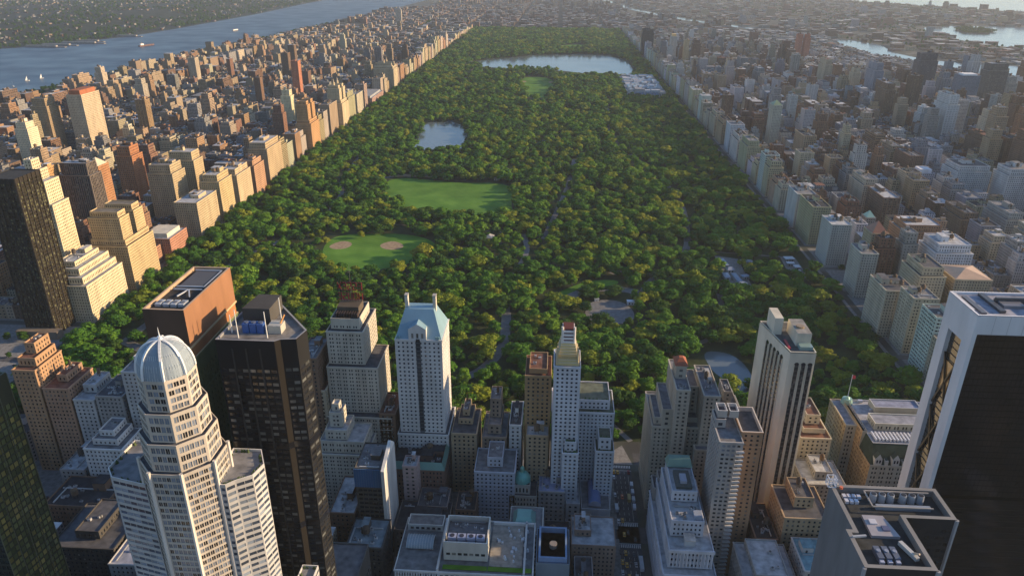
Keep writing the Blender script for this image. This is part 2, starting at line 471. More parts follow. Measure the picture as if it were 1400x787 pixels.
def water_mat(name, col, rough, sc, st):
    m, t, b = mat_new(name)
    b.inputs['Base Color'].default_value = (*col, 1); b.inputs['Roughness'].default_value = rough
    b.inputs['Specular IOR Level'].default_value = .6
    g = N(t, "ShaderNodeNewGeometry")
    n1 = N(t, "ShaderNodeTexNoise"); n1.inputs['Scale'].default_value = sc; n1.inputs['Detail'].default_value = 4
    n2 = N(t, "ShaderNodeTexNoise"); n2.inputs['Scale'].default_value = sc * .06; n2.inputs['Detail'].default_value = 3
    ad = N(t, "ShaderNodeMath", operation='ADD')
    t.links.new(g.outputs['Position'], n1.inputs['Vector']); t.links.new(g.outputs['Position'], n2.inputs['Vector'])
    t.links.new(n1.outputs[0], ad.inputs[0]); t.links.new(n2.outputs[0], ad.inputs[1])
    bp = N(t, "ShaderNodeBump"); bp.inputs['Strength'].default_value = st; bp.inputs['Distance'].default_value = 1.0
    t.links.new(ad.outputs[0], bp.inputs['Height']); t.links.new(bp.outputs[0], b.inputs['Normal'])
    mr = N(t, "ShaderNodeMapRange"); mr.inputs['To Min'].default_value = rough * .6; mr.inputs['To Max'].default_value = rough * 1.8
    t.links.new(n2.outputs[0], mr.inputs['Value']); t.links.new(mr.outputs[0], b.inputs['Roughness'])
    return m
M_RIVER = water_mat("river_water", (.014, .035, .075), .3, .12, .35)
M_RIVER.node_tree.nodes['Principled BSDF'].inputs['Specular IOR Level'].default_value = .35
M_LAKE = water_mat("lake_water", (.12, .15, .17), .12, .2, .08)

def sheet(name, polys, z, mat, kind='structure', ext=None):
    me = bpy.data.meshes.new(name); v, f = [], []
    for p in polys:
        if area(p) < 0: p = p[::-1]
        k = len(v); v += [(x, y, z) for x, y in p]; f.append(list(range(k, k + len(p))))
    me.from_pydata(v, [], f); me.materials.append(mat)
    o = bpy.data.objects.new(name, me); scene.collection.objects.link(o); o['kind'] = kind
    return o
def smooth_poly(p, n=3):
    for _ in range(n):
        q = []
        for i in range(len(p)):
            a, b = p[i], p[(i + 1) % len(p)]
            q += [(a[0] * .75 + b[0] * .25, a[1] * .75 + b[1] * .25), (a[0] * .25 + b[0] * .75, a[1] * .25 + b[1] * .75)]
        p = q
    return p
def ribbon(pts, w):
    for _ in range(2):
        q = [pts[0]]
        for a, b in zip(pts, pts[1:]): q += [(a[0] * .75 + b[0] * .25, a[1] * .75 + b[1] * .25), (a[0] * .25 + b[0] * .75, a[1] * .25 + b[1] * .75)]
        pts = q + [pts[-1]]
    L, R = [], []
    for i, p in enumerate(pts):
        a, b = Vector(pts[max(0, i - 1)]), Vector(pts[min(len(pts) - 1, i + 1)])
        d = (b - a).normalized(); n = Vector((-d.y, d.x)) * w / 2
        L.append((p[0] + n.x, p[1] + n.y)); R.append((p[0] - n.x, p[1] - n.y))
    return [[R[i], R[i + 1], L[i + 1], L[i]] for i in range(len(pts) - 1)]
def inpoly(x, y, poly):
    x, y = np.asarray(x, float), np.asarray(y, float); r = np.zeros(x.shape, bool); n = len(poly)
    for i in range(n):
        (x1, y1), (x2, y2) = poly[i], poly[(i + 1) % n]
        if y1 == y2: continue
        c = ((y1 > y) != (y2 > y)) & (x < (x2 - x1) * (y - y1) / (y2 - y1) + x1)
        r ^= c
    return r

PARK = (0, -14, 864, 4106)
ESHORE = [(2060, -3000), (2060, 2350), (1960, 2560), (1880, 2900), (1890, 3230), (1935, 3500), (1960, 3740), (1700, 4200), (1380, 5000), (1100, 6200), (900, 8500)]
WSHORE = [(-1110, -3000), (-1110, 1700), (-1085, 2300), (-1095, 2743), (-1045, 3312), (-1020, 4087), (-925, 5150), (-900, 6294), (-860, 9000), (-800, 13000)]
NJ = [(-2700, -3000), (-2300, 1500), (-2080, 2700), (-1930, 2903), (-1830, 3192), (-1760, 3435), (-1745, 3898), (-1767, 5204), (-1879, 6767), (-2000, 9000), (-2100, 13000)]
RIVER = WSHORE + NJ[::-1]
EAST1 = [(2060, -3000), (2060, 2350), (1960, 2560), (1880, 2900), (1890, 3230), (1935, 3500), (1960, 3740), (1985, 3760), (2060, 3560), (2105, 3386), (2030, 3040), (2060, 2800), (2190, 2640), (2420, 2600), (2700, 2560), (3400, 2500), (3400, -3000)]
HARLEM = [(1960, 3740), (1985, 3760), (1760, 4260), (1440, 5040), (1160, 6220), (960, 8500), (900, 8500), (1100, 6200), (1380, 5000), (1700, 4200)]
BAY = [(2640, 3600), (2640, 3900), (2700, 4250), (2800, 4520), (3050, 4680), (3500, 4650), (4200, 4400), (5200, 3600), (5200, 2300), (3400, 2550), (2980, 2900), (2740, 3180)]
ISLAND = [(2860, 4100), (2990, 4110), (3110, 4260), (3160, 4520), (3060, 4570), (2930, 4400)]
SOUND = [(3300, 8900), (3900, 7300), (4350, 6400), (4900, 5700), (6500, 4200), (9000, 3000), (26000, 2000), (26000, 26000), (2500, 26000), (2900, 12000)]
gmesh = rect(-26000, -3500, 26000, 26000)
sheet('ground', [gmesh], 0.0, M_GROUND)
sheet('river_water', [RIVER], 0.25, M_RIVER)
sheet('east_river_water', [EAST1], 0.25, M_LAKE)
sheet('harlem_river_water', [HARLEM], 0.25, M_LAKE)
sheet('bay_water', [BAY], 0.25, M_LAKE)
sheet('sound_water', [SOUND], 0.25, M_LAKE)  # far water added so its reflection stands in for the sky strip
sheet('island_ground', [smooth_poly(ISLAND)], 2.5, M_HILL)
sheet('park_ground', [rect(*PARK)], 0.12, M_PARK)
# wooded ridge on the far bank
def hill_h(x, y):
    xs = np.interp(y, [p[1] for p in NJ], [p[0] for p in NJ])
    d = np.clip((xs - x - 170) / 420, 0, 1)
    return 48 * d * d * (3 - 2 * d) * (.8 + .2 * np.sin(y / 700) + .12 * np.sin(x / 310 + y / 450))
def hill_mesh():
    Y = np.linspace(1000, 16000, 90); X = np.linspace(0, 1, 40) ** 1.6
    v, f = [], []
    for y in Y:
        xs = float(np.interp(y, [p[1] for p in NJ], [p[0] for p in NJ])) - 25
        for u in X:
            x = xs - u * 9000; v.append((x, y, float(hill_h(x, y)) + .3))
    n = len(X)
    for i in range(len(Y) - 1):
        for j in range(n - 1): f.append((i * n + j, (i + 1) * n + j, (i + 1) * n + j + 1, i * n + j + 1)[::-1])
    me = bpy.data.meshes.new('hills'); me.from_pydata(v, [], f); me.materials.append(M_HILL)
    for p in me.polygons: p.use_smooth = True
    o = bpy.data.objects.new('hills', me); scene.collection.objects.link(o); o['kind'] = 'structure'
hill_mesh()
def ridge():
    # low hills that close the view north-east
    v, f = [], []; n = 60
    for i in range(n + 1):
        u = i / n; x = -3000 + u * 5900; y = 9300 - 1900 * max(0, u - .35) ** 1.2
        h = 16 + 30 * (1 - u) + 10 * math.sin(u * 13) + 6 * math.sin(u * 37)
        v += [(x, y, 0), (x + 60, y + 400, h * .8), (x + 120, y + 900, h), (x + 200, y + 1900, 0)]
    for i in range(n):
        for j in range(3): f.append((i * 4 + j, i * 4 + 4 + j, i * 4 + 5 + j, i * 4 + 1 + j))
    me = bpy.data.meshes.new('far_hills'); me.from_pydata(v, [], f); me.materials.append(M_HILL)
    for p in me.polygons: p.use_smooth = True
    o = bpy.data.objects.new('far_hills', me); scene.collection.objects.link(o); o['kind'] = 'structure'
ridge()

# clearings of the park (no trees), each with the margin trees keep from it
RESERVOIR = smooth_poly([(165, 2500), (175, 2570), (317, 2690), (421, 2800), (705, 2870), (790, 2650), (800, 2330), (770, 2215), (684, 2200), (605, 2245), (506, 2320), (331, 2350), (205, 2390)], 1)
LAKE = smooth_poly([(190, 1080), (196, 1180), (176, 1260), (198, 1330), (226, 1300), (240, 1345), (268, 1300), (296, 1240), (312, 1180), (300, 1120), (322, 1060), (296, 1020), (262, 1048), (238, 1010), (206, 1030)], 2)
POND = smooth_poly([(672, 152), (700, 150), (712, 128), (714, 95), (706, 56), (700, 44), (694, 70), (684, 96), (676, 110)], 2)
BALL = smooth_poly([(190, 474), (240, 484), (300, 486), (338, 462), (352, 425), (318, 362), (290, 352), (276, 334), (243, 338), (204, 372), (186, 420)], 2)
SHEEP = smooth_poly([(198, 778), (240, 796), (300, 776), (350, 766), (420, 774), (446, 715), (440, 640), (452, 590), (420, 566), (379, 572), (320, 560), (276, 588), (250, 640), (216, 690)], 2)
GREAT = smooth_poly([(385, 2050), (398, 2130), (470, 2135), (505, 2026), (492, 1740), (474, 1700), (425, 1700), (400, 1850)], 2)
NMEAD = smooth_poly([(480, 3150), (600, 3290), (690, 3200), (640, 3060), (520, 3060)], 2)
RINK = smooth_poly([(552, 220), (556, 258), (572, 274), (600, 270), (612, 240), (606, 212), (575, 205)], 2)
TURTLE = smooth_poly([(460, 1075), (480, 1110), (500, 1100), (490, 1060)], 2)
MUSEUM = (722, 1738, 836, 2066)
ZOO = [(735, 300), (765, 300), (768, 420), (738, 430)]
ZOO2 = [(822, 355), (846, 360), (848, 430), (828, 430)]
PLAYG = smooth_poly([(640, 30), (672, 40), (668, 120), (640, 110)], 1)
GREEN2 = smooth_poly([(500, 262), (530, 300), (560, 330), (600, 335), (596, 316), (556, 310), (530, 282), (508, 248)], 2)
ROADS = [([(462, 230), (464, 200), (465, 152), (458, 120), (440, 85), (400, 60), (300, 40), (180, 60), (60, 130)], 11), ([(120, 780), (124, 740), (140, 690), (148, 650), (150, 560), (130, 470), (90, 380), (70, 260), (60, 130)], 10),
         ([(470, 500), (480, 420), (460, 330), (462, 230)], 8), ([(534, 268), (545, 293), (575, 306), (606, 306), (625, 292)], 15), ([(625, 292), (640, 340), (700, 420), (720, 560), (730, 700), (700, 900), (650, 1080), (640, 1300)], 10),
         ([(660, 160), (690, 180), (712, 230), (720, 300)], 7), ([(0, 560), (150, 545), (330, 520), (470, 500), (560, 470), (846, 430)], 3),
         ([(590, 355), (602, 368), (640, 362), (655, 350)], 10), ([(500, 480), (520, 620), (540, 780), (552, 960)], 9), ([(190, 790), (220, 808), (268, 812)], 10), ([(475, 780), (490, 765), (520, 760)], 9),
         ([(585, -14), (572, 8), (560, 30), (470, 90)], 5), ([(120, 780), (100, 1000), (110, 1400), (180, 1700), (200, 2300), (130, 2700), (300, 2950)], 9), ([(640, 1300), (660, 1600), (640, 2000), (650, 2160)], 8)]
CLEAR = [RESERVOIR, LAKE, POND, BALL, SHEEP, GREAT, NMEAD, RINK, TURTLE, rect(*MUSEUM), ZOO, ZOO2, PLAYG, GREEN2]
sheet('reservoir_water', [RESERVOIR], 0.30, M_LAKE)
sheet('lake_water', [LAKE, TURTLE], 0.30, M_LAKE)
sheet('pond_water', [POND], 0.30, M_LAKE)
sheet('lawn', [BALL, SHEEP, GREAT, NMEAD, GREEN2, PLAYG], 0.22, M_LAWN)
sheet('park_drive', [q for r in ROADS for q in ribbon(*r)], 0.17, M_PATH)
sheet('infield_ground', [smooth_poly(p, 2) for p in ([(192, 426), (206, 452), (226, 443), (224, 421), (206, 414)], [(263, 438), (281, 458), (303, 438), (296, 420), (276, 419)], [(185, 800), (240, 826), (300, 812), (300, 796), (250, 802)],
      [(326, 350), (336, 372), (352, 366), (345, 345)], [(388, 2000), (384, 2030), (402, 2040), (408, 2010)], [(480, 2000), (482, 2035), (500, 2030), (500, 2000)])], 0.27, M_SAND)
sheet('rink_ground', [RINK], 0.24, M_PATH)
sheet('plaza_paving', [[(566, -46), (567, -30), (577, -20), (584, -46)], ZOO, ZOO2], 0.19, M_PAVE)

# city blocks: raised pavements, roads are the ground between them
STY = lambda k: -40 - 81.0 * k if k > 0 else (0 if k == 0 else 0)
SOUTH_ST = [-40, -126, -207, -287, -368, -449]
UWX = [(-236, -8), (-492, -266), (-748, -520), (-932, -775)]
UEX = [(880, 980), (1010, 1112), (1148, 1244), (1276, 1380), (1416, 1570), (1606, 1770), (1806, 1960), (1990, 2045)]
BLOCKS = []
for x0, x1 in UWX:
    for k in range(0, 51): BLOCKS.append((x0, 12 + k * 80.5, x1, 12 + k * 80.5 + 63, 'uw'))
for x0, x1 in UEX:
    for k in range(0, 51): BLOCKS.append((x0, 0 + k * 80.5, x1, 0 + k * 80.5 + 63, 'ue'))
MIDX = [(-520, -262), (-236, -8), (34, 294), (326, 563), (600, 848), (880, 980), (1010, 1112), (1148, 1244), (1276, 1380), (1416, 1570)]
for x0, x1 in MIDX:
    for k in range(5):
        BLOCKS.append((x0, SOUTH_ST[k + 1] + 9, x1, SOUTH_ST[k] - 9, 'mid'))
for x0, x1 in [(-900, -640), (-610, -350), (-320, -60), (-30, 230), (260, 500), (530, 770), (800, 1040), (1070, 1310), (1340, 1560), (1590, 1800)]:
    for k in range(0, 62):
        y = 4135 + k * 81
        xe = np.interp(y, [p[1] for p in ESHORE], [p[0] for p in ESHORE]); xw = np.interp(y, [p[1] for p in WSHORE], [p[0] for p in WSHORE])
        if x1 < xe - 10 and x0 > xw + 10: BLOCKS.append((x0, y, x1, y + 62, 'har'))
sb = MB()
for b in BLOCKS:
    if b[1] < 1200: sb.box(b[0] - 4, b[1] - 4, 0.0, b[2] + 4, b[3] + 4, .15, M_PAVE, (.2, .2, .2))
sb.box(864, -14, 0, 868, 4106, .15, M_PAVE, (.2,) * 3); sb.box(-3, 150, 0, 3, 4106, .15, M_PAVE, (.2,) * 3)
o = sb.build('pavement'); o['kind'] = 'structure'
# carriageway and markings of the avenue that runs to the park, with both cross streets
sheet('road', [circ(-12, 104, 46, 28), rect(566, -460, 582, -48), rect(300, -46, 562, -30), rect(585, -46, 846, -30), rect(300, -134, 1000, -118), rect(-6, 190, 14 + 3, 1200)][:5], .012, M_ASPH)
mk = []
for y in list(range(-118, -52, 6)) + list(range(-205, -140, 6)):
    for x in (569.4, 572.8, 576.2): mk.append(rect(x - .12, y, x + .12, y + 3))
for x in np.arange(566.5, 582, 1.3):
    for y in (-117.5, -139, -50.5): mk.append(rect(x, y, x + .65, y + 3.2))
for y in (-114, -135.4, -54): mk.append(rect(566, y, 582, y + .45))
mk += [rect(578.9, -112, 579.1, -60), rect(578.9, -205, 579.1, -142)]
sheet('road_markings', mk, .022, M_PAINT)

# ------------------------------------------------------------------ the towers one can tell by name in the photo
def octa(x, y, r): return circ(x, y, r, 8, math.pi / 8)
# 1. white and copper domed tower
def domed_tower():
    cx, cy_ = 362, -292
    col = (.47, .42, .36)
    st = dict(col=col, bay=1.75, fl=3.15, ww=.82, wh=.66, glass=(.15, .18, .23), blinds=.3, blindcol=(.02, .022, .028), mullion=True, dep=.25, par=.9, edge=.8)
    root = thing('domed_tower', 'tall pale stone tower with stepped octagonal shoulders and a blue-grey ribbed dome', 'tower', (cx, cy_, 0))
    FOOT.append((cx - 44, cy_ - 24, cx + 46, cy_ + 24, 246)); LAND.append((cx, cy_, 'the ribbed-dome tower'))
    org = (cx, cy_, 0); w, r, pb = MB(), MB(), MB()
    T = [(octa(cx, cy_, 17.2), 0, 184), (octa(cx, cy_, 15.2), 184, 197), (octa(cx, cy_, 13.2), 197, 210), (octa(cx, cy_, 11.2), 210, 224)]
    for p, a, b in T:
        walls(w, p, a, b, st, pb); r = MB(); roofslab(r, p, b, col, ROOFC['dark grey'], .5, .3); r.build('roof', root, org)
    # lower wings with ribbon windows
    rib = dict(col=(.44, .43, .42), bay=3.0, fl=3.15, ww=.94, wh=.52, glass=(.07, .09, .13), blinds=.4, blindcol=(.24, .28, .34), floorvar=.15, dep=.2, par=1.0, edge=.3)
    wr = [(374, -299), (381, -299), (384, -296), (390, -292), (392, -284), (387, -274), (374, -274)]
    wl = [(330, -296), (347, -300), (347, -270), (326, -270), (325, -290)]
    walls(w, wr, 0, 173, rib, pb); walls(w, wl, 0, 172, rib, pb)
    lo = [(397.2, -296), (405, -292), (405, -272), (397.2, -272)]
    walls(w, lo, 0, 104, rib)
    w.build('wall', root, org); split_windows(root, pb, org)
    for nm, p, z in (('terrace', wr, 173), ('terrace', wl, 172), ('terrace', lo, 104)):
        m = MB(); roofslab(m, p, z, (.6, .58, .55), (.24, .24, .25), 1.1, .4)
        q = inset(p, 1.2)
        for i in range(len(q)):
            a, b = q[i], q[(i + 1) % len(q)]
            for k in range(5):
                t = random.random(); s = random.uniform(.4, .9)
                m.cyl(a[0] + (b[0] - a[0]) * t, a[1] + (b[1] - a[1]) * t, z - 1.1, z - 1.1 + s * 2, s, M_TRIM, (.06, .09, .03), 6, .2)
        m.build(nm, root, org)
    # vertical piers at the corners of the shaft
    m = MB()
    for x, y in octa(cx, cy_, 17.5): m.cyl(x, y, 0, 185, .8, M_WALL, (.64, .60, .55), 6)
    m.build('pier', root, org)
    # dome
    R0, H0, zb = 10.5, 12.8, 224
    def prof(t): return R0 * math.cos(t * math.pi / 2) ** .8 if t < 1 else .4, zb + H0 * math.sin(t * math.pi / 2)
    m = MB(); st_ = [prof(i / 12) for i in range(13)]
    for (ra, za), (rb, zb2) in zip(st_, st_[1:]): m.loft(circ(cx, cy_, ra, 32), za, circ(cx, cy_, rb, 32), zb2, M_TRIM, (.24, .29, .34))
    dome = m.build('dome', root, org)
    for k in range(8):
        m = MB(); a = math.pi / 8 + k * math.pi / 4
        pts = [(cx + (rr + .25) * math.cos(a), cy_ + (rr + .25) * math.sin(a), zz) for rr, zz in st_]
        for p, q in zip(pts, pts[1:]): m.bar(p, q, .9, M_METAL, (.72, .74, .76))
        m.build('dome_rib', dome, org)
    m = MB()
    for k in range(64):
        a = k * math.pi / 32
        if k % 8 == 4: continue
        pts = [(cx + (rr + .05) * math.cos(a), cy_ + (rr + .05) * math.sin(a), zz) for rr, zz in st_[:10:3]]
        for p, q in zip(pts, pts[1:]): m.bar(p, q, .14, M_METAL, (.45, .5, .54))
    m.build('dome_seam', dome, org)
    m = MB(); m.cyl(cx, cy_, zb + H0 - .4, zb + H0 + 1.5, .9, M_METAL, (.7, .72, .74), 8); m.cyl(cx, cy_, zb + H0 + 1.5, zb + H0 + 5.5, .35, M_METAL, (.7, .72, .74), 6, .05)
    m.build('finial', dome, org)
domed_tower()

# 2. black wedge tower
def black_tower():
    p = [(365, -256), (392, -256), (394, -254), (401, -253), (403, -244), (379, -214), (366, -214)]
    org = (382, -236, 0)
    root = thing('black_glass_tower', 'black glass wedge tower with white masts and a blue cooling box on its roof', 'tower', org)
    FOOT.append((365, -256, 403, -214, 218)); LAND.append((382, -236, 'the black wedge tower'))
    st = dict(col=(.012, .012, .013), bay=3.0, fl=3.35, ww=.82, wh=.5, glass=(.014, .015, .018), blinds=.36, blindcol=(.12, .125, .12), dep=.15, par=14, edge=.4)
    st['side'] = {1: dict(col=(.016, .013, .010), blank=True), 2: {}, 3: {}}
    w, r, pb = MB(), MB(), MB()
    walls(w, p, 0, 218, st, pb)
    for z in (60, 112, 160): w.prism(inset(p, -.15), z, z + 3.4, M_GLASS, (.012, .012, .014), False)
    for x in (372, 378.2, 384.6): w.box(x, -256.5, 0, x + .7, -256.02, 214, M_TRIM, (.03, .03, .03))
    roofslab(r, p, 218, (.25, .25, .26), (.22, .21, .20), 1.2, .8)
    w.build('wall', root, org); r.build('roof', root, org); split_windows(root, pb, org)
    m = MB(); m.prism([(371, -238), (384, -238), (384, -222), (373, -222)], 216.9, 225, M_WALL, (.07, .065, .06)); m.build('bulkhead', root, org)
    m = MB()
    for k in range(3): m.box(374 + k * 3.4, -247, 216.9, 377 + k * 3.4, -243.5, 221.5, M_METAL, (.05, .12, .36)); m.cyl(375.5 + k * 3.4, -245.2, 221.5, 222, 1.1, M_METAL, (.12, .14, .2), 10)
    m.build('cooling_tower', root, org)
    m = MB(); m.box(386, -247, 216.9, 392, -241, 221, M_METAL, (.5, .48, .42)); m.bar((391, -244, 221), (392.5, -242, 224.5), .6, M_METAL, (.6, .3, .1)); m.build('air_conditioner', root, org)
    for x, y, h in ((374, -252, 14), (387, -251, 13), (390, -240, 15), (369, -247, 9)):
        m = MB(); m.cyl(x, y, 216.9, 217 + h, .33, M_METAL, (.75, .74, .72), 6, .2); m.build('mast', root, org)
    m = MB(); walls(m, rect(357, -262, 412, -212), 0, 62, dict(st, side={}, col=(.05, .05, .05)));  m.build('base', root, org)
    m = MB(); roofslab(m, rect(357, -262, 412, -212), 62, (.1, .1, .1), (.15, .15, .16)); m.build('base_roof', root, org)
black_tower()

# 3. narrow brick slab
def brick_slab():
    p = rect(333, -254, 352, -204); org = (342, -229, 0)
    root = thing('brick_slab_tower', 'narrow brick slab tower with orange top band, green-brown side and pipes on its flat roof', 'tower', org)
    FOOT.append((333, -254, 352, -204, 231)); LAND.append((342, -229, 'the orange-banded slab tower'))
    w, r, pb = MB(), MB(), MB()
    low = dict(col=(.15, .13, .07), bay=2.9, fl=3.6, ww=.45, wh=.5, side={1: dict(col=(.11, .135, .07), blinds=.05, ww=.3, par=8)})
    walls(w, p, 0, 206, low, pb)
    walls(w, inset(p, .3), 206, 212, dict(col=(.35, .16, .07), bay=2.9, fl=6, ww=.62, wh=.7, par=.3, glass=(.09, .02, .015), dep=.8), pb)
    for a, b in zip(p, p[1:] + p[:1]): w.quads([[(*a, 212), (*b, 212), (*b, 231), (*a, 231)]], M_WALL, (.27, .135, .07) if a[0] == 352 else (.10, .06, .04))  # sunlit and shaded sides of the brick band are put into its colour
    w.prism(inset(p, -.35), 211.6, 212.6, M_TRIM, (.5, .38, .22)); w.prism(inset(p, -.35), 205.4, 206.2, M_TRIM, (.5, .38, .22))
    roofslab(r, p, 231, (.42, .30, .20), (.06, .055, .05), 1.6, .9)
    w.build('wall', root, org); r.build('roof', root, org); split_windows(root, pb, org)
    m = MB()
    m.box(336.5, -226, 229.5, 347.8, -208, 230.2, M_METAL, (.11, .09, .075)); m.build('roof_deck', root, org)
    for a, b in (((335.5, -227, 230.3), (349, -227, 230.3)), ((335.5, -207, 230.3), (349, -207, 230.3)), ((349, -227, 230.3), (349, -207, 230.3)), ((335.5, -230, 230.2), (349.5, -230, 230.2)), ((341, -238, 230.2), (343, -230, 230.2)), ((347, -238, 230.2), (343, -230, 230.2))):
        m = MB(); m.bar(a, b, .55, M_METAL, (.5, .52, .56)); m.build('roof_pipe', root, org)
    for k in range(4):
        m = MB(); m.box(335.6 + k * 3.6, -248, 229.4, 338.2 + k * 3.6, -243, 230.8, M_METAL, (.5, .52, .55)); m.cyl(336.9 + k * 3.6, -245.5, 230.8, 231.1, 1, M_METAL, (.15, .15, .17), 10); m.build('air_conditioner', root, org)
    m = MB(); walls(m, rect(331, -204, 356, -196), 0, 60, low); m.build('base', root, org)
brick_slab()

# 4. hotel tower with the roof sign
ST_ESS = dict(col=(.47, .43, .36), bay=2.35, fl=3.05, ww=.42, wh=.5, glass=(.03, .035, .045), blinds=.22, pair=True)
r_, o_ = building('hotel_tower', 'pale stone stepped hotel tower under dark red rooftop letters', [(rect(349, -84, 398, -52), 0, 62), (rect(351, -78, 389, -42), 62, 101), (rect(352, -74, 379, -34), 101, 128), (rect(355, -70, 376, -40), 128, 136.5)],
         ST_ESS | {'tier': {3: dict(par=5, fl=3.5, col=(.50, .46, .38))}}, 'dark grey', 'tower', hero=True, short='the tower with red roof letters', clutter=False)
m = MB(); m.prism(rect(358, -62, 374, -48), 135.5, 142, M_WALL, (.10, .08, .06)); m.build('bulkhead', r_, o_)
for k in range(9):
    m = MB(); m.box(358.5 + k * 1.9, -68, 135.5, 359.3 + k * 1.9, -63, 139.5, M_METAL, (.07, .05, .045)); m.build('roof_fin', r_, o_)
m = MB()
for x in np.arange(357, 376, 2.1):
    m.bar((x, -52, 141), (x, -52, 158.5), .18, M_METAL, (.05, .03, .03)); m.bar((x, -47.5, 141), (x, -52, 150), .15, M_METAL, (.05, .03, .03))
for z in (142.6, 148.8, 150.6, 157.4): m.bar((357, -52, z), (375.5, -52, z), .18, M_METAL, (.05, .03, .03))
sign = m.build('sign_frame', r_, o_)
m = MB(); m.cyl(366, -50, 142, 170, .2, M_METAL, (.2, .2, .2), 6, .08); m.build('mast', r_, o_)
GL = {'E': [((0, 0), (0, 1)), ((0, 0), (1, 0)), ((0, .5), (.8, .5)), ((0, 1), (1, 1))], 'S': [((0, 0), (1, 0)), ((1, 0), (1, .5)), ((1, .5), (0, .5)), ((0, .5), (0, 1)), ((0, 1), (1, 1))],
      'X': [((0, 0), (1, 1)), ((1, 0), (0, 1))], 'H': [((0, 0), (0, 1)), ((1, 0), (1, 1)), ((0, .5), (1, .5))], 'O': [((0, 0), (0, 1)), ((1, 0), (1, 1)), ((0, 0), (1, 0)), ((0, 1), (1, 1))],
      'U': [((0, 0), (0, 1)), ((1, 0), (1, 1)), ((0, 0), (1, 0))]}
def letters(text, xr, y, z, w, h, gap, parent, org, col):
    # the words face north (towards the park): seen from the south they read backwards
    for i, ch in enumerate(text):
        x1 = xr - i * (w + gap); m = MB()
        for a, b in GL[ch]: m.bar((x1 - a[0] * w, y, z + a[1] * h), (x1 - b[0] * w, y, z + b[1] * h), .62, M_TRIM, col)
        m.build('sign_letter', parent, org)
letters('ESSEX', 374.6, -51.6, 151.2, 2.6, 5.6, 1.25, sign, o_, (.26, .02, .03))
letters('HOUSE', 374.6, -51.6, 143.4, 2.6, 5.0, 1.25, sign, o_, (.26, .02, .03))

# 5. copper-roofed tower
r_, o_ = building('copper_roofed_tower', 'white brick hotel tower with steep pale blue-green copper roof and two chimneys', [(rect(403, -88, 441, -50), 0, 52), (rect(405, -86, 438.5, -52), 52, 130)],
         dict(col=(.60, .58, .56), bay=3.0, fl=3.2, ww=.42, wh=.48, glass=(.03, .035, .05), blinds=.15, sill=True), 'dark grey', 'tower', hero=True, short='the copper-roofed tower', clutter=False)
m = MB(); P0, P1 = rect(405.3, -85.7, 438.2, -52.3), rect(411, -74, 431.5, -64)
m.loft(P0, 129.6, P1, 148, M_METAL, (.24, .38, .46)); m.poly([(*q, 148) for q in P1], M_METAL, (.24, .38, .46)); cr_ = m.build('copper_roof', r_, o_)
for x in (410.5, 430.5):
    m = MB(); m.box(x, -71, 140, x + 2.2, -67, 156.5, M_WALL, (.58, .54, .46)); m.box(x - .2, -71.2, 156.5, x + 2.4, -66.8, 157.2, M_TRIM, (.4, .38, .34)); m.build('chimney', cr_, o_)
m = MB(); w0 = rect(415, -85.9, 427.5, -72)
facade(m, (415, -86.1), (427.5, -86.1), 129, 138, dict(col=(.62, .60, .57), bay=3, fl=4, ww=.45, wh=.5)); m.quads([[(427.5, -86.1, 129), (427.5, -74, 129), (427.5, -74, 138), (427.5, -86.1, 138)], [(415, -74, 129), (415, -86.1, 129), (415, -86.1, 138), (415, -74, 138)]], M_WALL, (.6, .58, .55))
m.poly([(415, -86.1, 138), (427.5, -86.1, 138), (421.2, -86.1, 142)], M_WALL, (.62, .6, .57))
m.quads([[(421.2, -86.1, 142), (427.5, -86.1, 138), (427.5, -72, 138), (421.2, -72, 142)], [(415, -86.1, 138), (421.2, -86.1, 142), (421.2, -72, 142), (415, -72, 138)]], M_METAL, (.24, .38, .46)); m.build('gable', cr_, o_)
m = MB()
for z in np.arange(54, 128, 3.2): m.box(420.1, -86.45, z, 422.9, -86.05, z + 2.7, M_GLASS, (.03, .04, .05))
m.box(419.8, -86.3, 52, 423.2, -86.02, 129, M_TRIM, (.12, .14, .15)); m.build('stair_window', r_, o_)
for s in (406.2, 434):
    for k in range(2):
        m = MB(); m.box(s + k * 1.7, -86.3, 130.2, s + 1 + k * 1.7, -85.3, 132.4, M_METAL, (.27, .45, .47)); m.build('dormer', cr_, o_)

# 6. gilded-crown tower and its park wing
wst = dict(col=(.56, .57, .60), bay=2.7, fl=3.15, ww=.46, wh=.48, glass=(.02, .025, .04), blinds=.1, sill=False)
r_, o_ = building('gilded_crown_tower', 'slim white tower with striped gilded crown and lower stepped wings beside the avenue', [(rect(517.5, -106, 535.5, -82), 0, 124), (rect(519.5, -104, 533.5, -86), 124, 131)],
         wst | {'tier': {1: dict(col=(.55, .42, .20), glass=(.04, .02, .015), blinds=0)}}, 'pale', 'tower', hero=True, short='the gilded-crown tower', clutter=False)
m = MB(); P0, P1 = rect(518.6, -105.2, 534.4, -85), rect(522, -101, 531, -89)
m.loft(P0, 124.4, P1, 139, M_METAL, (.55, .44, .20))
for k in range(7):
    z = 126 + k * 1.9; t = (z - 124.4) / 14.6; q = [(a[0] + (b[0] - a[0]) * t, a[1] + (b[1] - a[1]) * t) for a, b in zip(P0, P1)]
    m.prism(inset(q, -.25), z, z + .5, M_TRIM, (.62, .55, .38))
for x in (519.6, 533): m.box(x - .5, -105, 124, x + .6, -103.6, 138, M_WALL, (.62, .5, .28))
m.build('gilded_crown', r_, o_)
m = MB()
for k in range(4): m.box(522.4, -100.8, 139 + k * 2.6, 530.6, -89.2, 140.4 + k * 2.6, M_WALL, (.75, .72, .68)); m.box(523, -100, 140.4 + k * 2.6, 530, -90, 141.6 + k * 2.6, M_WALL, (.12, .035, .03))
m.build('striped_top', r_, o_)
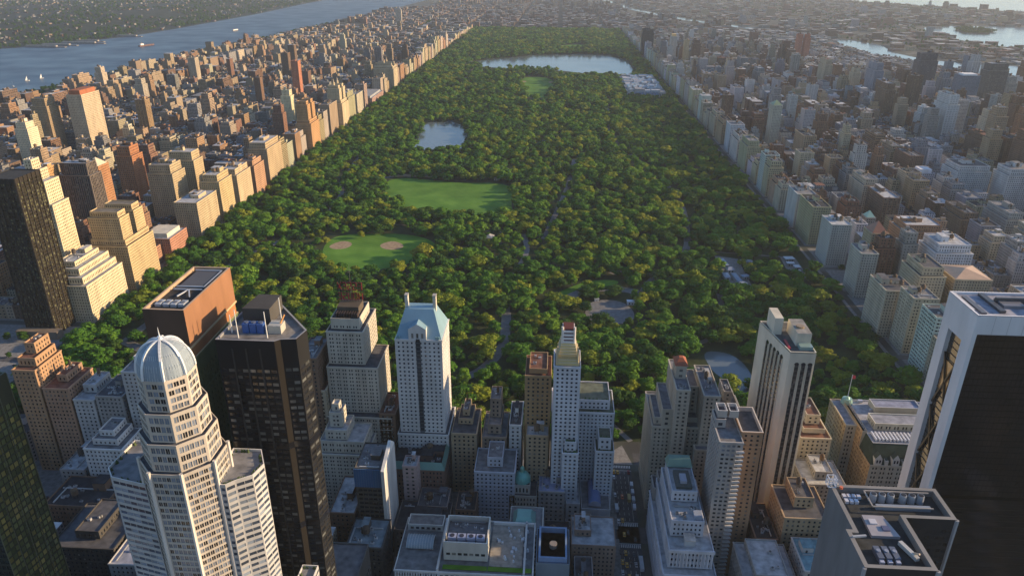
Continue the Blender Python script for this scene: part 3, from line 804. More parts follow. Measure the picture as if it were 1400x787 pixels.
for x in (522.2, 530.2):
    m = MB(); m.cyl(x + .3, -100.6, 139, 151, .8, M_WALL, (.7, .66, .6), 8); m.build('chimney', r_, o_)
for p, a, b in ((rect(517, -84, 562.5, -52), 0, 74), (rect(536, -80, 559, -54), 74, 82), (rect(525, -112, 536.5, -84), 0, 58), (rect(526.5, -110, 534.5, -84), 58, 66), (rect(549, -100, 562.5, -84), 0, 52), (rect(551, -98, 560, -84), 52, 62)):
    m = MB(); walls(m, p, a, b, wst); roofslab(m, p, b, (.62, .62, .63), (.14, .16, .12))
    for k in range(8):
        q = p[random.randint(0, 3)]; s = random.uniform(.5, 1.1)
        m.cyl(random.uniform(p[0][0] + 1, p[1][0] - 1), p[0][1] + 1.3, b - 1, b - 1 + 2.2 * s, s, M_TRIM, (.05, .10, .03), 6, .3)
    m.build('wing', r_, o_)

# 7. twin-winged tower across the avenue
tst = dict(col=(.42, .38, .31), bay=2.8, fl=3.2, ww=.44, wh=.5, blinds=.28, glass=(.025, .03, .035))
r_, o_ = building('court_tower', 'stone apartment tower with two wings around a deep court and red tiled turret', [(rect(588, -98, 631, -52), 0, 74), (rect(600, -92, 631, -54), 74, 78)], tst, 'mid grey', 'tower', hero=True, short='the red-turreted court tower', clutter=False)
for nm, p, a, b in (('wing', rect(601, -104, 610.5, -62), 0, 108), ('wing', rect(620, -104, 631, -62), 0, 104), ('rear_wing', rect(610.5, -84, 620, -60), 0, 99), ('wing', rect(594, -98, 601, -62), 74, 88), ('wing', rect(589, -96, 594, -66), 74, 80), ('wing', rect(617, -110, 628, -104), 0, 64)):
    m = MB(); walls(m, p, a, b, tst); roofslab(m, p, b, tst['col'], (.2, .2, .22)); m.build(nm, r_, o_)
rooftop(r_, o_, (601.5, -103, 610, -92), 107, (.3, .3, .3), 0, 0, 4); rooftop(r_, o_, (620.5, -103, 630, -64), 103, (.4, .38, .34), 1, 1, 5)
m = MB(); walls(m, rect(602, -88, 609.5, -76), 107, 117, tst); m.prism(rect(601.4, -88.6, 610.1, -75.4), 117, 117.5, M_TRIM, (.5, .45, .35)); m.build('turret', r_, o_)
m = MB(); m.loft(rect(601.2, -88.8, 610.3, -75.2), 117.5, rect(604.5, -83.5, 607, -80.5), 121.5, M_TRIM, (.28, .09, .05)); m.poly([(604.5, -83.5, 121.5), (607, -83.5, 121.5), (607, -80.5, 121.5), (604.5, -80.5, 121.5)], M_TRIM, (.4, .12, .05)); m.build('tiled_roof', r_, o_)

# 8. tower of arched dark stripes
def arched_tower():
    x0, x1, y0, y1, z1 = 663.5, 681, -123, -80, 149
    P4 = [(665, -123), (681, -123), (681, -80), (656.5, -80)]
    org = (672, -103, 0); cream = (.62, .57, .46)
    root = thing('arched_stripe_tower', 'cream tower of tall dark arched window stripes with a cream roof box', 'tower', org)
    FOOT.append((x0, y0, x1, y1, z1)); LAND.append((672, -103, 'the arched-stripe tower'))
    w = MB(); w.prism(P4, 0, z1, M_WALL, cream, top=False); w.build('wall', root, org)
    r = MB(); roofslab(r, P4, z1 + 1, cream, (.12, .12, .12), 1, .5); r.build('roof', root, org)
    def stripe(a, b, n0, lo, hi, n):
        # n arched window strips from a to b on a face whose outward normal is n0
        a, b = np.array(a, float), np.array(b, float); t = (b - a); L = np.linalg.norm(t); t /= L; nn = np.array(n0, float)
        cw = L / n
        for k in range(n):
            c = a + t * (k + .5) * cw; hw = cw * .37
            m = MB(); q0, q1 = c - t * hw + nn * .06, c + t * hw + nn * .06
            arch = [(q0 + (q1 - q0) * (.5 - .5 * math.cos(u * math.pi / 8)), hi + hw * math.sin(u * math.pi / 8)) for u in range(9)]
            m.poly([(*q0, lo), (*q1, lo)] + [(*p, z) for p, z in arch[::-1]], M_GLASS, (.018, .02, .024))
            for z in np.arange(lo, hi, 3.2):
                m.quads([[(*(q0 + nn * .1), z), (*(q1 + nn * .1), z), (*(q1 + nn * .1), z + .9), (*(q0 + nn * .1), z + .9)]], M_TRIM, (.055, .055, .055))
                if random.random() < .35:
                    s = random.choice((0, .5)); e0, e1 = q0 + (q1 - q0) * s + nn * .05, q0 + (q1 - q0) * (s + .45) + nn * .05
                    m.quads([[(*e0, z + 1), (*e1, z + 1), (*e1, z + 2.7), (*e0, z + 2.7)]], M_GLASS, (.13, .13, .12))
            m.build('window_strip', root, org)
            for s in (-1, 1):
                m = MB(); e = c + t * hw * s
                f0, f1 = e - t * .22, e + t * .22
                m.quads([[(*f0, lo), (*(f0 + nn * .55), lo), (*(f0 + nn * .55), hi), (*f0, hi)][::-1], [(*(f0 + nn * .55), lo), (*(f1 + nn * .55), lo), (*(f1 + nn * .55), hi), (*(f0 + nn * .55), hi)], [(*(f1 + nn * .55), lo), (*f1, lo), (*f1, hi), (*(f1 + nn * .55), hi)]], M_WALL, cream)
                m.build('pier', root, org)
    stripe((x0 + 4.5, y0), (x1 - .6, y0), (0, -1), 8, 141, 3)
    dd = np.array([8.5, -43.]) / math.hypot(8.5, 43); c4 = np.array([656.5, -80.])
    stripe(c4 + dd * 12, c4 + dd * 37, (dd[1], -dd[0]), 8, 141, 5)
    m = MB(); m.prism(rect(660.5, -98, 666, -82), 148, 161, M_WALL, cream); m.build('bulkhead', root, org)
    m = MB(); m.prism(rect(671, -113, 680, -92), 148, 158, M_WALL, cream, topmat=M_ROOF, topcol=(.3, .29, .27)); m.cyl(675, -104, 158, 159.2, 2.6, M_METAL, (.35, .25, .15), 12); m.build('bulkhead', root, org)
    m = MB(); m.box(672, -119, 148, 680, -113.2, 151.5, M_GLASS, (.25, .36, .34)); m.build('glass_house', root, org)
    m = MB(); m.box(665.2, -118, 148.4, 666.6, -106, 150, M_METAL, (.45, .04, .06)); m.build('red_tank', root, org)
arched_tower()

# 9. curved white-framed black tower on the right
def framed_tower():
    x0, x1, y0, y1, z1 = 730, 812, -190, -160, 210
    org = (770, -175, 0); wh = (.60, .60, .62)
    root = thing('white_framed_tower', 'huge black glass tower with white stone frame and cross-braced side', 'tower', org)
    FOOT.append((x0, y0, x1, y1, z1)); LAND.append((770, -175, 'the white-framed black tower'))
    def yf(z): return y0 - (0 if z > 95 else 26 * ((95 - z) / 95) ** 1.8)
    zs = list(np.linspace(0, 95, 12)) + [210]
    f = MB()
    # side frame: front and back bands following the curve, top band
    for a, b in zip(zs, zs[1:]):
        for (u, v) in ((0, 8.0), ):
            f.quads([[(x0, yf(a) + 8.0, a), (x0, yf(a), a), (x0, yf(b), b), (x0, yf(b) + 8.0, b)]], M_TRIM, wh)
            f.quads([[(x0, yf(a), a), (x0 + 2.2, yf(a), a), (x0 + 2.2, yf(b), b), (x0, yf(b), b)]], M_TRIM, wh)
            f.quads([[(x0, yf(a) + 8, a), (x0, yf(b) + 8, b), (x0 + 2.5, yf(b) + 8, b), (x0 + 2.5, yf(a) + 8, a)]], M_TRIM, wh)
            f.quads([[(x1 - 2.2, yf(a), a), (x1, yf(a), a), (x1, yf(b), b), (x1 - 2.2, yf(b), b)]], M_TRIM, wh)
            f.quads([[(x0 + 2.2, yf(a), a), (x0 + 2.2, yf(a) + .7, a), (x0 + 2.2, yf(b) + .7, b), (x0 + 2.2, yf(b), b)]], M_TRIM, wh)
    f.box(x0, y1 - 8, 0, x0 + 2.5, y1, 192, M_TRIM, wh)
    f.box(x0, y0 + 8.01, 192, x0 + 2.5, y1, z1, M_TRIM, wh)
    f.box(x0 + 2.21, y0, 199.5, x1 - 2.21, y0 + .7, z1, M_TRIM, wh, True)
    f.box(x1 - 2.5, y0 + .8, 0, x1, y1, z1 - .01, M_TRIM, wh)
    f.build('stone_frame', root, org)
    for x in np.arange(x0 + 9, x1, 7.4):
        m = MB(); m.box(x, y0 - .02, 199.6, x + .12, y0, z1 - .3, M_TRIM, (.2, .2, .22)); m.build('panel_joint', root, org)
    g = MB()
    for a, b in zip(zs, zs[1:]): g.quads([[(x0 + 2.2, yf(a) + .6, a), (x1 - 2.2, yf(a) + .6, a), (x1 - 2.2, yf(b) + .6, b), (x0 + 2.2, yf(b) + .6, b)]], M_GLASS, (.003, .003, .0035))
    g.quads([[(x0 + 2.2, yf(95) + .6, 95), (x1 - 2.2, yf(95) + .6, 95), (x1 - 2.2, y0 + .6, 200), (x0 + 2.2, y0 + .6, 200)]], M_GLASS, (.003, .003, .0035))
    for z in np.arange(97, 196, 3.8):
        for x in np.arange(x0 + 2.4, x1 - 4, 2.45):
            k = random.uniform(.0015, .005); g.quads([[(x, y0 + .55, z + .25), (x + 2.3, y0 + .55, z + .25), (x + 2.3, y0 + .55 + random.uniform(-.02, .03), z + 3.7), (x, y0 + .55 + random.uniform(-.02, .03), z + 3.7)]], M_GLASS, (k, k, k * 1.15))
    for z in np.arange(20, 96, 3.8): g.box(x0 + 2.3, yf(z) + .42, z, x1 - 2.3, yf(z) + .58, z + .2, M_TRIM, (.006, .006, .007))
    g.build('glass_front', root, org)
    s = MB(); s.quads([[(x0 + 2.4, y1 - 8, 0), (x0 + 2.4, y0 + 7.9, 0), (x0 + 2.4, y0 + 7.9, 192), (x0 + 2.4, y1 - 8, 192)]], M_GLASS, (.02, .018, .014))
    for z in np.arange(4, 190, 3.8): s.box(x0 + 2.1, y0 + 8, z, x0 + 2.35, y1 - 8, z + .3, M_TRIM, (.05, .045, .04))
    s.build('side_glass', root, org)
    ya, yb = y0 + 8.5, y1 - 8.5
    for k in range(5):
        for d in (0, 1):
            m = MB(); z = 10 + k * 34
            m.bar((x0 + 1.6, ya if d == 0 else yb, z), (x0 + 1.6, yb if d == 0 else ya, z + 32), 1.0, M_METAL, (.022, .018, .015)); m.build('brace', root, org)
    m = MB(); m.box(x0 + 1.9, y0 + 12, 156, x0 + 2.3, y1 - 9.5, 174, M_GLASS, (.26, .12, .035)); m.build('bronze_pane', root, org)
    n = MB(); n.quads([[(x1, y1, 0), (x0, y1, 0), (x0, y1, z1), (x1, y1, z1)]], M_GLASS, (.02, .02, .02)); n.build('rear_wall', root, org)
    r = MB(); roofslab(r, rect(x0, y0, x1, y1), z1 + .4, (.68, .68, .7), (.35, .36, .42), 1.4, .9); r.build('roof', root, org)
    for q in ((734, -186, 736.5, -165, 1.0), (744, -184, 747, -162, 1.4), (749, -178, 760, -168, 1.6), (748, -172, 778, -170.5, 3.2), (770, -186, 790, -174, 5), (790, -170, 808, -164, 6)):
        m = MB(); g_ = random.uniform(.06, .3); m.box(q[0], q[1], z1 - .9, q[2], q[3], z1 - .9 + q[4], M_METAL, (g_, g_, g_ * 1.1)); m.build('roof_plant', root, org)
framed_tower()

# 10. notched office tower whose roof faces us
def notched_tower():
    p = [(644, -304), (673, -304), (673, -273), (695, -273), (695, -252), (647, -252), (647, -282), (644, -282)]
    z1 = 150; org = (670, -278, 0)
    root = thing('cooling_roof_tower', 'grey tower with notched roof full of cooling fans, vents and a hoisting cradle', 'tower', org)
    FOOT.append((644, -304, 695, -252, z1)); LAND.append((670, -278, 'the cooling-fan roof tower'))
    w, pb = MB(), MB(); gr = (.16, .165, .175)
    dk = dict(col=(.02, .02, .022), bay=2.2, fl=3.6, ww=.8, wh=.5, glass=(.02, .022, .025), blinds=.05, dep=.15, par=5)
    for i in range(len(p)):
        a, b = p[i], p[(i + 1) % len(p)]
        if i in (0, 1, 2, 3): facade(w, a, b, 0, z1 - .01, dk, pb)
        else: w.quads([[(*a, 0), (*b, 0), (*b, z1), (*a, z1)]], M_WALL, gr)
    for x, y in ((673, -304), (695, -273), (644, -304)): w.cyl(x, y, 0, z1 - .3, .9, M_WALL, (.3, .3, .31), 6)
    w.build('wall', root, org); split_windows(root, pb, org)
    r = MB(); roofslab(r, p, z1, (.19, .185, .18), (.045, .048, .05), 3.4, 1.9); r.build('roof', root, org)
    zf = z1 - 3.4
    for y in (-258.5,):
        for i in range(6):
            m = MB(); x = 664.5 + i * 3.9 + (i > 2) * 1.6; m.cyl(x, y, zf, zf + 4.2, 1.75, M_METAL, (.34, .36, .40), 14, 1.5); m.cyl(x, y, zf + 4.2, zf + 4.3, 1.2, M_METAL, (.03, .03, .035), 12); m.build('cooling_fan', root, org)
    m = MB()
    for a, b in (((661.5, -255.2), (690.5, -255.2)), ((661.5, -266), (688, -266)), ((661.5, -255.2), (661.5, -266))): m.bar((*a, zf + 3), (*b, zf + 3), .55, M_METAL, (.42, .37, .32))
    m.box(664, -264.6, zf, 688, -262.8, zf + 2, M_METAL, (.3, .34, .4)); m.build('plant_enclosure', root, org)
    for i in range(7):
        m = MB(); x, y = 651.5 + (i % 4) * 2.2, -258 - (i // 4) * 3.4; m.box(x, y, zf, x + 1.6, y + 2.2, zf + 1.4, M_METAL, (.66, .68, .75)); m.build('roof_vent', root, org)
    m = MB(); m.prism([(655, -283), (667, -283), (664.5, -270), (655.5, -270)], zf, zf + 1.4, M_METAL, (.40, .37, .38)); m.build('equipment_platform', root, org)
    m = MB(); m.box(657, -276, zf + 1.4, 660, -273, zf + 2, M_METAL, (.62, .6, .62)); m.box(661, -280, zf + 1.4, 664, -277, zf + 2, M_METAL, (.12, .13, .22)); m.build('duct', root, org)
    for i in range(3):
        m = MB(); x = 652.5 + i * 3.3; m.box(x, -297, zf, x + 2.4, -290, zf + 2.2, M_METAL, (.13, .15, .2))
        m.box(x + .3, -298.6, zf, x + 2, -297, zf + 1.4, M_METAL, (.5, .55, .7)); m.cyl(x + 1.2, -293, zf + 2.2, zf + 2.7, .9, M_METAL, (.3, .33, .4), 10); m.build('air_conditioner', root, org)
    m = MB(); m.bar((665, -287, zf + 1.8), (668, -297, zf + 2.2), 1.8, M_METAL, (.58, .56, .52)); m.bar((667, -293, zf + 2), (668.5, -296.5, zf + 4.6), .7, M_METAL, (.6, .45, .32)); m.build('hoisting_cradle', root, org)
    m = MB(); m.bar((645, -287, z1 + .4), (651, -286, z1 + .4), .8, M_TRIM, (.38, .4, .44)); m.build('parapet_beam', root, org)
    m = MB(); m.cyl(651.5, -254.3, z1 - .5, z1 + .6, .8, M_METAL, (.75, .2, .1), 8); m.build('red_hatch', root, org)
    m = MB()
    c = [(645.5, -254.5), (649, -254.5), (649, -250.8), (645.5, -250.8)]
    for i in range(4):
        a, b = c[i], c[(i + 1) % 4]
        for z in (z1 + .1, z1 + 2.2, z1 + 4.4): m.bar((*a, z), (*b, z), .28, M_METAL, (.68, .7, .76))
        m.bar((*a, z1 + .1), (*a, z1 + 4.4), .28, M_METAL, (.68, .7, .76)); m.bar((*a, z1 + .1), (*b, z1 + 4.4), .22, M_METAL, (.68, .7, .76))
    m.build('lattice_crate', root, org)
notched_tower()

# 11. grand hotel with mansard and gables by the park corner
def grand_hotel():
    org = (772, -55, 0)
    root = thing('grand_hotel', 'broad old hotel with painted warm-lit side, dark mansard, white dormer gables and a flagpole', 'hotel', org)
    FOOT.append((738, -96, 812, -18, 64)); LAND.append((772, -55, 'the mansard-roofed grand hotel'))
    st = dict(col=(.46, .44, .38), bay=2.9, fl=3.7, ww=.4, wh=.55, pair=True, glass=(.02, .025, .03), blinds=.05, side={3: dict(col=(.52, .36, .20)), 5: dict(col=(.52, .36, .20))})  # west walls here and below carry warm bounced light in their colour
    w = MB(); p = rect(746, -92, 812, -22); walls(w, p, 0, 44, st); w.build('wall', root, org)
    m = MB(); walls(m, rect(738, -60, 746, -24), 0, 56, dict(st, side={3: dict(col=(.50, .38, .22))})); roofslab(m, rect(738, -60, 746, -24), 56, (.5, .42, .3), (.3, .3, .33)); m.build('corner_pavilion', root, org)
    m = MB(); m.loft(rect(746.4, -91.6, 811.6, -22.4), 44, rect(749, -83, 809, -25), 56, M_ROOF, (.045, .065, .05)); mans = m.build('mansard_roof', root, org)
    m = MB(); walls(m, rect(746.2, -70, 749.6, -30), 44, 58, dict(st, side={3: dict(col=(.52, .36, .20))})); m.build('upper_wall', root, org)
    r = MB(); roofslab(r, rect(749, -83, 809, -25), 56.6, (.5, .5, .52), (.36, .37, .42)); r.build('roof', root, org)
    for i in range(5):
        x = 748.5 + i * 12.2; m = MB()
        m.prism(rect(x, -92.6, x + 5, -88), 44, 49.5, M_WALL, (.56, .55, .53)); m.poly([(x, -92.6, 49.5), (x + 5, -92.6, 49.5), (x + 2.5, -92.6, 53.5)], M_WALL, (.6, .59, .57))
        m.quads([[(x + 2.5, -92.6, 53.5), (x + 5, -92.6, 49.5), (x + 5, -88, 49.5), (x + 2.5, -88, 53.5)], [(x, -92.6, 49.5), (x + 2.5, -92.6, 53.5), (x + 2.5, -88, 53.5), (x, -88, 49.5)]], M_ROOF, (.06, .08, .07))
        for dx in (1, 3): m.quads([[(x + dx, -92.66, 46), (x + dx + 1.1, -92.66, 46), (x + dx + 1.1, -92.66, 48.6), (x + dx, -92.66, 48.6)]], M_GLASS, (.02, .02, .03))
        m.build('dormer_gable', mans, org)
        m = MB(); m.prism(rect(x + 7.6, -92.2, x + 9.8, -88.5), 44, 47.6, M_WALL, (.54, .53, .5)); m.cyl(x + 8.7, -90.4, 47.6, 49.4, 1.1, M_ROOF, (.07, .1, .09), 8, .1); m.build('dormer', mans, org)
    m = MB()
    for x in np.arange(752, 806, 2.6): m.box(x, -80, 56, x + 1, -70, 57.8, M_METAL, (.75, .76, .8))
    m.build('skylight_ribs', root, org)
    m = MB(); walls(m, rect(756, -66, 806, -52), 56, 62, dict(st, col=(.5, .46, .36), side={})); roofslab(m, rect(756, -66, 806, -52), 62, (.6, .58, .5), (.3, .31, .36)); m.build('penthouse', root, org)
    m = MB(); walls(m, rect(765, -42, 800, -30), 56, 61, dict(st, col=(.52, .46, .34), side={})); roofslab(m, rect(765, -42, 800, -30), 61, (.5, .5, .5), (.28, .3, .4)); m.build('penthouse', root, org)
    m = MB(); m.cyl(749, -29, 56, 60, 4.6, M_METAL, (.28, .45, .38), 12, 3.6); m.cyl(749, -29, 60, 61.5, 2, M_METAL, (.3, .5, .4), 10, 1); m.build('copper_turret', root, org)
    m = MB(); m.bar((749, -29, 61), (750, -27, 80), .4, M_METAL, (.7, .7, .68)); m.quads([[(750, -27, 76.5), (752.6, -27, 76.3), (752.6, -27, 79.3), (750, -27, 79.8)]], M_TRIM, (.5, .06, .07)); m.build('flagpole', root, org)
    for k in range(12):
        x, y = random.uniform(752, 804), random.uniform(-51, -28); m = MB(); s = random.uniform(1, 2.6); m.box(x, y, 56, x + s * 1.5, y + s, 57.8, M_METAL, (.5, .52, .6)); m.build('air_conditioner', root, org)
grand_hotel()

# 12. slab with stacked balconies
bst = dict(col=(.36, .34, .32), bay=2.7, fl=3.15, ww=.6, wh=.5, glass=(.03, .035, .045), blinds=.35, blindcol=(.25, .26, .3))
r_, o_ = building('balcony_tower', 'slim grey apartment tower with a column of white balconies and dark rooftop wells', [(rect(618, -165, 632, -137), 0, 110), (rect(617.5, -150, 624, -139), 110, 116)], bst, 'mid grey', 'tower', hero=True, short='the balcony tower', clutter=False)
m = MB(); bw = dict(col=(.36, .22, .13), bay=2.9, fl=3.15, ww=.4, wh=.45, blinds=.2); walls(m, rect(632, -158, 645, -130), 0, 113, bw); roofslab(m, rect(632, -158, 645, -130), 113, (.5, .45, .4), (.12, .11, .11), 3, .7); m.build('brown_wing', r_, o_)
for z in np.arange(6, 106, 3.15):
    m = MB(); m.box(628, -167.2, z, 632.6, -165.02, z + .25, M_TRIM, (.55, .55, .56), True); m.box(628, -167.3, z + .25, 632.6, -167.15, z + 1.2, M_TRIM, (.5, .5, .52)); m.build('balcony', r_, o_)
for x in (619, 626):
    m = MB(); m.prism(rect(x, -148, x + 5.6, -139), 116, 121, M_WALL, (.42, .38, .34), top=False); roofslab(m, rect(x, -148, x + 5.6, -139), 121, (.6, .58, .56), (.08, .08, .1), 2.5, .4); m.build('bulkhead', r_, o_)

# 13. white stepped office block with columned top
wc = dict(col=(.52, .53, .58), bay=2.5, fl=3.3, ww=.45, wh=.5, glass=(.02, .025, .04), blinds=.1)
r_, o_ = building('columned_office_block', 'bluish white stepped office block with columned crown and green mansard, beside the avenue', [(rect(587, -196, 619, -118), 0, 34), (rect(590, -190, 617, -122), 34, 48), (rect(592, -178, 612, -126), 48, 60), (rect(594, -160, 610, -128), 60, 68)], wc, 'pale', hero=True, short='the columned white office block', clutter=False)
m = MB()
for x in np.arange(591, 617, 2.1): m.cyl(x, -190.4, 35, 46, .42, M_WALL, (.6, .6, .64), 8)
m.box(589.6, -191, 46.2, 617.4, -190.05, 48.4, M_WALL, (.58, .58, .62)); m.build('colonnade', r_, o_)
m = MB(); m.loft(rect(593.5, -136, 610.5, -127), 68, rect(595, -134, 609, -129), 73, M_METAL, (.20, .33, .28)); m.poly([(595, -134, 73), (609, -134, 73), (609, -129, 73), (595, -129, 73)], M_METAL, (.2, .33, .28)); m.build('copper_roof', r_, o_)
m = MB(); m.prism(rect(600, -186, 606, -180), 47, 51.5, M_WALL, (.5, .5, .5)); m.prism(rect(599.6, -186.4, 606.4, -179.6), 51.5, 52, M_ROOF, (.6, .52, .46)); m.build('bulkhead', r_, o_)
m = MB(); m.box(597, -157, 67, 607, -140, 69, M_METAL, (.08, .09, .08)); m.box(600, -154, 69, 604, -146, 71, M_METAL, (.4, .42, .5)); m.build('roof_plant', r_, o_)
m = MB(); m.box(606, -176, 59, 611, -170, 62, M_GLASS, (.3, .34, .42)); m.build('roof_light', r_, o_)
rooftop(r_, o_, (593, -177, 611, -162), 59, (.5, .5, .54), 0, 0, 5)
for y in np.arange(-188, -124, 4.2):
    m = MB(); m.box(586.6, y, 30, 587, y + .9, 34.6, M_TRIM, (.62, .62, .66)); m.build('pilaster', r_, o_)

# 14. wide white block at the near edge
ws = dict(col=(.50, .51, .50), bay=3.2, fl=3.6, ww=.6, wh=.5, glass=(.03, .04, .06), blinds=.2)
r_, o_ = building('white_roof_plant_block', 'wide white block with barrel skylight, green-edged roof and a tall plant room', [(rect(424, -206, 508, -160), 0, 37)], ws, (.18, .19, .20), hero=True, short='the barrel-skylight white block', clutter=False)
m = MB(); walls(m, rect(453, -196, 480, -172), 37, 48, dict(col=(.50, .49, .45), bay=3.5, fl=8, ww=.7, wh=.22, par=1.5)); roofslab(m, rect(453, -196, 480, -172), 51, (.5, .49, .45), (.16, .16, .17), 4, .8); w_ = m.quads([[(453, -196, 48), (480, -196, 48), (480, -196, 51), (453, -196, 51)], [(480, -196, 48), (480, -172, 48), (480, -172, 51), (480, -196, 51)], [(453, -172, 48), (453, -196, 48), (453, -196, 51), (453, -172, 51)]], M_WALL, (.5, .49, .45)); m.build('plant_room', r_, o_)
for i in range(4):
    m = MB(); x = 455.5 + i * 5.8; m.box(x, -193, 47, x + 5, -189, 52, M_METAL, (.36, .40, .55)); m.cyl(x + 2.5, -191, 52, 52.2, 1.5, M_METAL, (.04, .04, .06), 12); m.build('cooling_fan', r_, o_)
m = MB(); m.box(480.5, -203, 36.2, 507, -199.5, 36.6, M_LAWN, (.05, .1, .03)); m.box(453, -203, 36.2, 480, -199.5, 36.6, M_LAWN, (.05, .1, .03)); m.build('roof_planting', r_, o_)
m = MB()
n = 10
for i in range(n):
    a0, a1 = math.pi * i / n, math.pi * (i + 1) / n
    m.quads([[(428, -182 - 6 * math.cos(a0), 37 + 3.2 * math.sin(a0)), (428, -182 - 6 * math.cos(a1), 37 + 3.2 * math.sin(a1)), (445, -182 - 6 * math.cos(a1), 37 + 3.2 * math.sin(a1)), (445, -182 - 6 * math.cos(a0), 37 + 3.2 * math.sin(a0))][::-1]], M_GLASS, (.28, .34, .38))
for x in np.arange(428, 445.5, 1.7):
    for i in range(n): m.bar((x, -182 - 6.05 * math.cos(math.pi * i / n), 37 + 3.25 * math.sin(math.pi * i / n)), (x, -182 - 6.05 * math.cos(math.pi * (i + 1) / n), 37 + 3.25 * math.sin(math.pi * (i + 1) / n)), .15, M_METAL, (.5, .52, .52))
for x in (428, 445): m.poly([(x, -182 - 6 * math.cos(math.pi * i / n), 37 + 3.2 * math.sin(math.pi * i / n)) for i in range(n + 1)], M_GLASS, (.2, .25, .28))
m.build('barrel_skylight', r_, o_)
for k in range(14):
    x, y = random.uniform(483, 505), random.uniform(-196, -165); m = MB(); s = random.uniform(.6, 1.3)
    m.cyl(x, y, 36, 37 + s, s, M_METAL, (.6, .64, .7), 8, s * .5); m.build('roof_vent', r_, o_)
m = MB()
for x in np.arange(425, 452, 1.6): m.box(x, -207.4, 29, x + .5, -206.02, 35.6, M_TRIM, (.62, .62, .64))
m.build('fin', r_, o_)
m = MB(); m.box(481, -199, 36.05, 501, -163, 36.4, M_ROOF, (.34, .31, .27)); m.build('gravel_roof', r_, o_)
for a in ((502, -205.6, 503.2, -160.5), (481, -163, 507.4, -162), (449.6, -205.4, 450.8, -160.6)):
    m = MB(); m.box(a[0], a[1], 36, a[2], a[3], 38.4, M_TRIM, (.56, .56, .55)); m.build('parapet_wall', r_, o_)
m = MB(); roofslab(m, rect(426, -171, 449, -161), 41, (.5, .5, .48), (.2, .2, .2), 1, .5); walls(m, rect(426, -171, 449, -161), 36, 41, dict(ws, par=.8)); m.build('rear_storey', r_, o_)
for k in range(9):
    x, y = random.uniform(482, 500), random.uniform(-197, -166); m = MB(); s_ = random.uniform(.8, 2); m.box(x, y, 36.4, x + s_, y + s_ * 1.3, 37.6, M_METAL, (.5, .53, .58)); m.build('air_conditioner', r_, o_)
rooftop(r_, o_, (453.5, -182, 479, -173), 47, (.4, .4, .4), 0, 0, 4)

# 15. green glass tower, lower left
def green_glass():
    p = [(196, -262), (236, -262), (240, -232), (200, -224)]; org = (218, -245, 0)
    root = thing('green_glass_tower', 'dark green glass curtain-wall tower with yellow reflections painted on its side', 'tower', org)
    FOOT.append((190, -262, 242, -224, 182)); LAND.append((218, -245, 'the green glass tower'))
    st = dict(col=(.02, .025, .02), bay=2.6, fl=3.9, ww=.88, wh=.7, glass=(.010, .018, .018), blinds=.08, blindcol=(.06, .11, .08), dep=.35, par=16, edge=.2, side={1: dict(glass=(.10, .11, .045), col=(.045, .045, .025), blindcol=(.26, .22, .07), blinds=.3, ww=.94, wh=.8)})  # side glass and blind colours paint in the yellow reflections
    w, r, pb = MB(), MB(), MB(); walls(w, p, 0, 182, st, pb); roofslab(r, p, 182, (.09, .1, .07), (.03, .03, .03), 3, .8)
    w.build('wall', root, org); r.build('roof', root, org); split_windows(root, pb, org)
    for i, f in enumerate((0, .25, .5, .75, 1)):
        m = MB(); x, y = 236 + 4 * f, -262 + 30 * f; m.box(x - .1, y - .12, 0, x + .35, y + .12, 181.5, M_TRIM, (.12, .12, .07)); m.build('mullion', root, org)
    m = MB(); m.box(205, -255, 179, 228, -236, 184, M_WALL, (.05, .05, .05)); m.build('bulkhead', root, org)
green_glass()

# 16. black-bronze tower, far left
def bronze_tower():
    p = rect(-52, 138, -20, 176); org = (-36, 157, 0)
    root = thing('bronze_glass_tower', 'dark bronze glass slab tower rising over the traffic circle', 'tower', org)
    FOOT.append((-52, 138, -20, 176, 174)); LAND.append((-36, 157, 'the dark bronze tower'))
    st = dict(col=(.028, .022, .016), bay=2.6, fl=3.3, ww=.8, wh=.6, glass=(.025, .022, .012), blinds=.3, blindcol=(.13, .13, .07), dep=.15, par=5, edge=.4)
    w, r, pb = MB(), MB(), MB(); walls(w, p, 0, 174, st, pb); roofslab(r, p, 174, (.04, .04, .04), (.05, .05, .05), 1, .6)
    w.build('wall', root, org); r.build('roof', root, org); split_windows(root, pb, org)
    for x in np.arange(-52, -19, 5.3):
        m = MB(); m.box(x - .4, 137.2, 0, x + .4, 138, 174, M_TRIM, (.02, .016, .012)); m.build('pier', root, org)
    for y in np.arange(138, 177, 6.3):
        m = MB(); m.box(-20, y - .4, 0, -19.2, y + .4, 174, M_TRIM, (.03, .025, .018)); m.build('pier', root, org)
    m = MB(); m.box(-58, 128, 0, -12, 138, 9, M_WALL, (.2, .16, .12)); m.build('base', root, org)
bronze_tower()

# 17-18. limestone park-side pair
lime = dict(col=(.60, .50, .33), bay=2.8, fl=3.5, ww=.42, wh=.52, glass=(.06, .05, .03), blinds=.15)
building('limestone_tower', 'tall narrow limestone tower with stepped top directly behind the dark bronze tower', [(rect(-80, 222, -50, 252), 0, 120), (rect(-78, 224, -54, 250), 120, 146), (rect(-76, 226, -62, 246), 146, 158), (rect(-75, 228, -66, 242), 158, 170)], lime, 'pale', 'tower', hero=True, short='the narrow limestone tower', bulk=0, tanks=0)
building('limestone_apartment_house', 'limestone apartment house stepping down in terraces, facing the park corner', [(rect(-38, 172, 2, 244), 0, 44), (rect(-38, 176, -3, 242), 44, 52), (rect(-38, 182, -9, 240), 52, 60), (rect(-36, 188, -16, 234), 60, 66)], lime, 'pale', 'apartment house', hero=True, short='the terraced limestone house', ac=5)
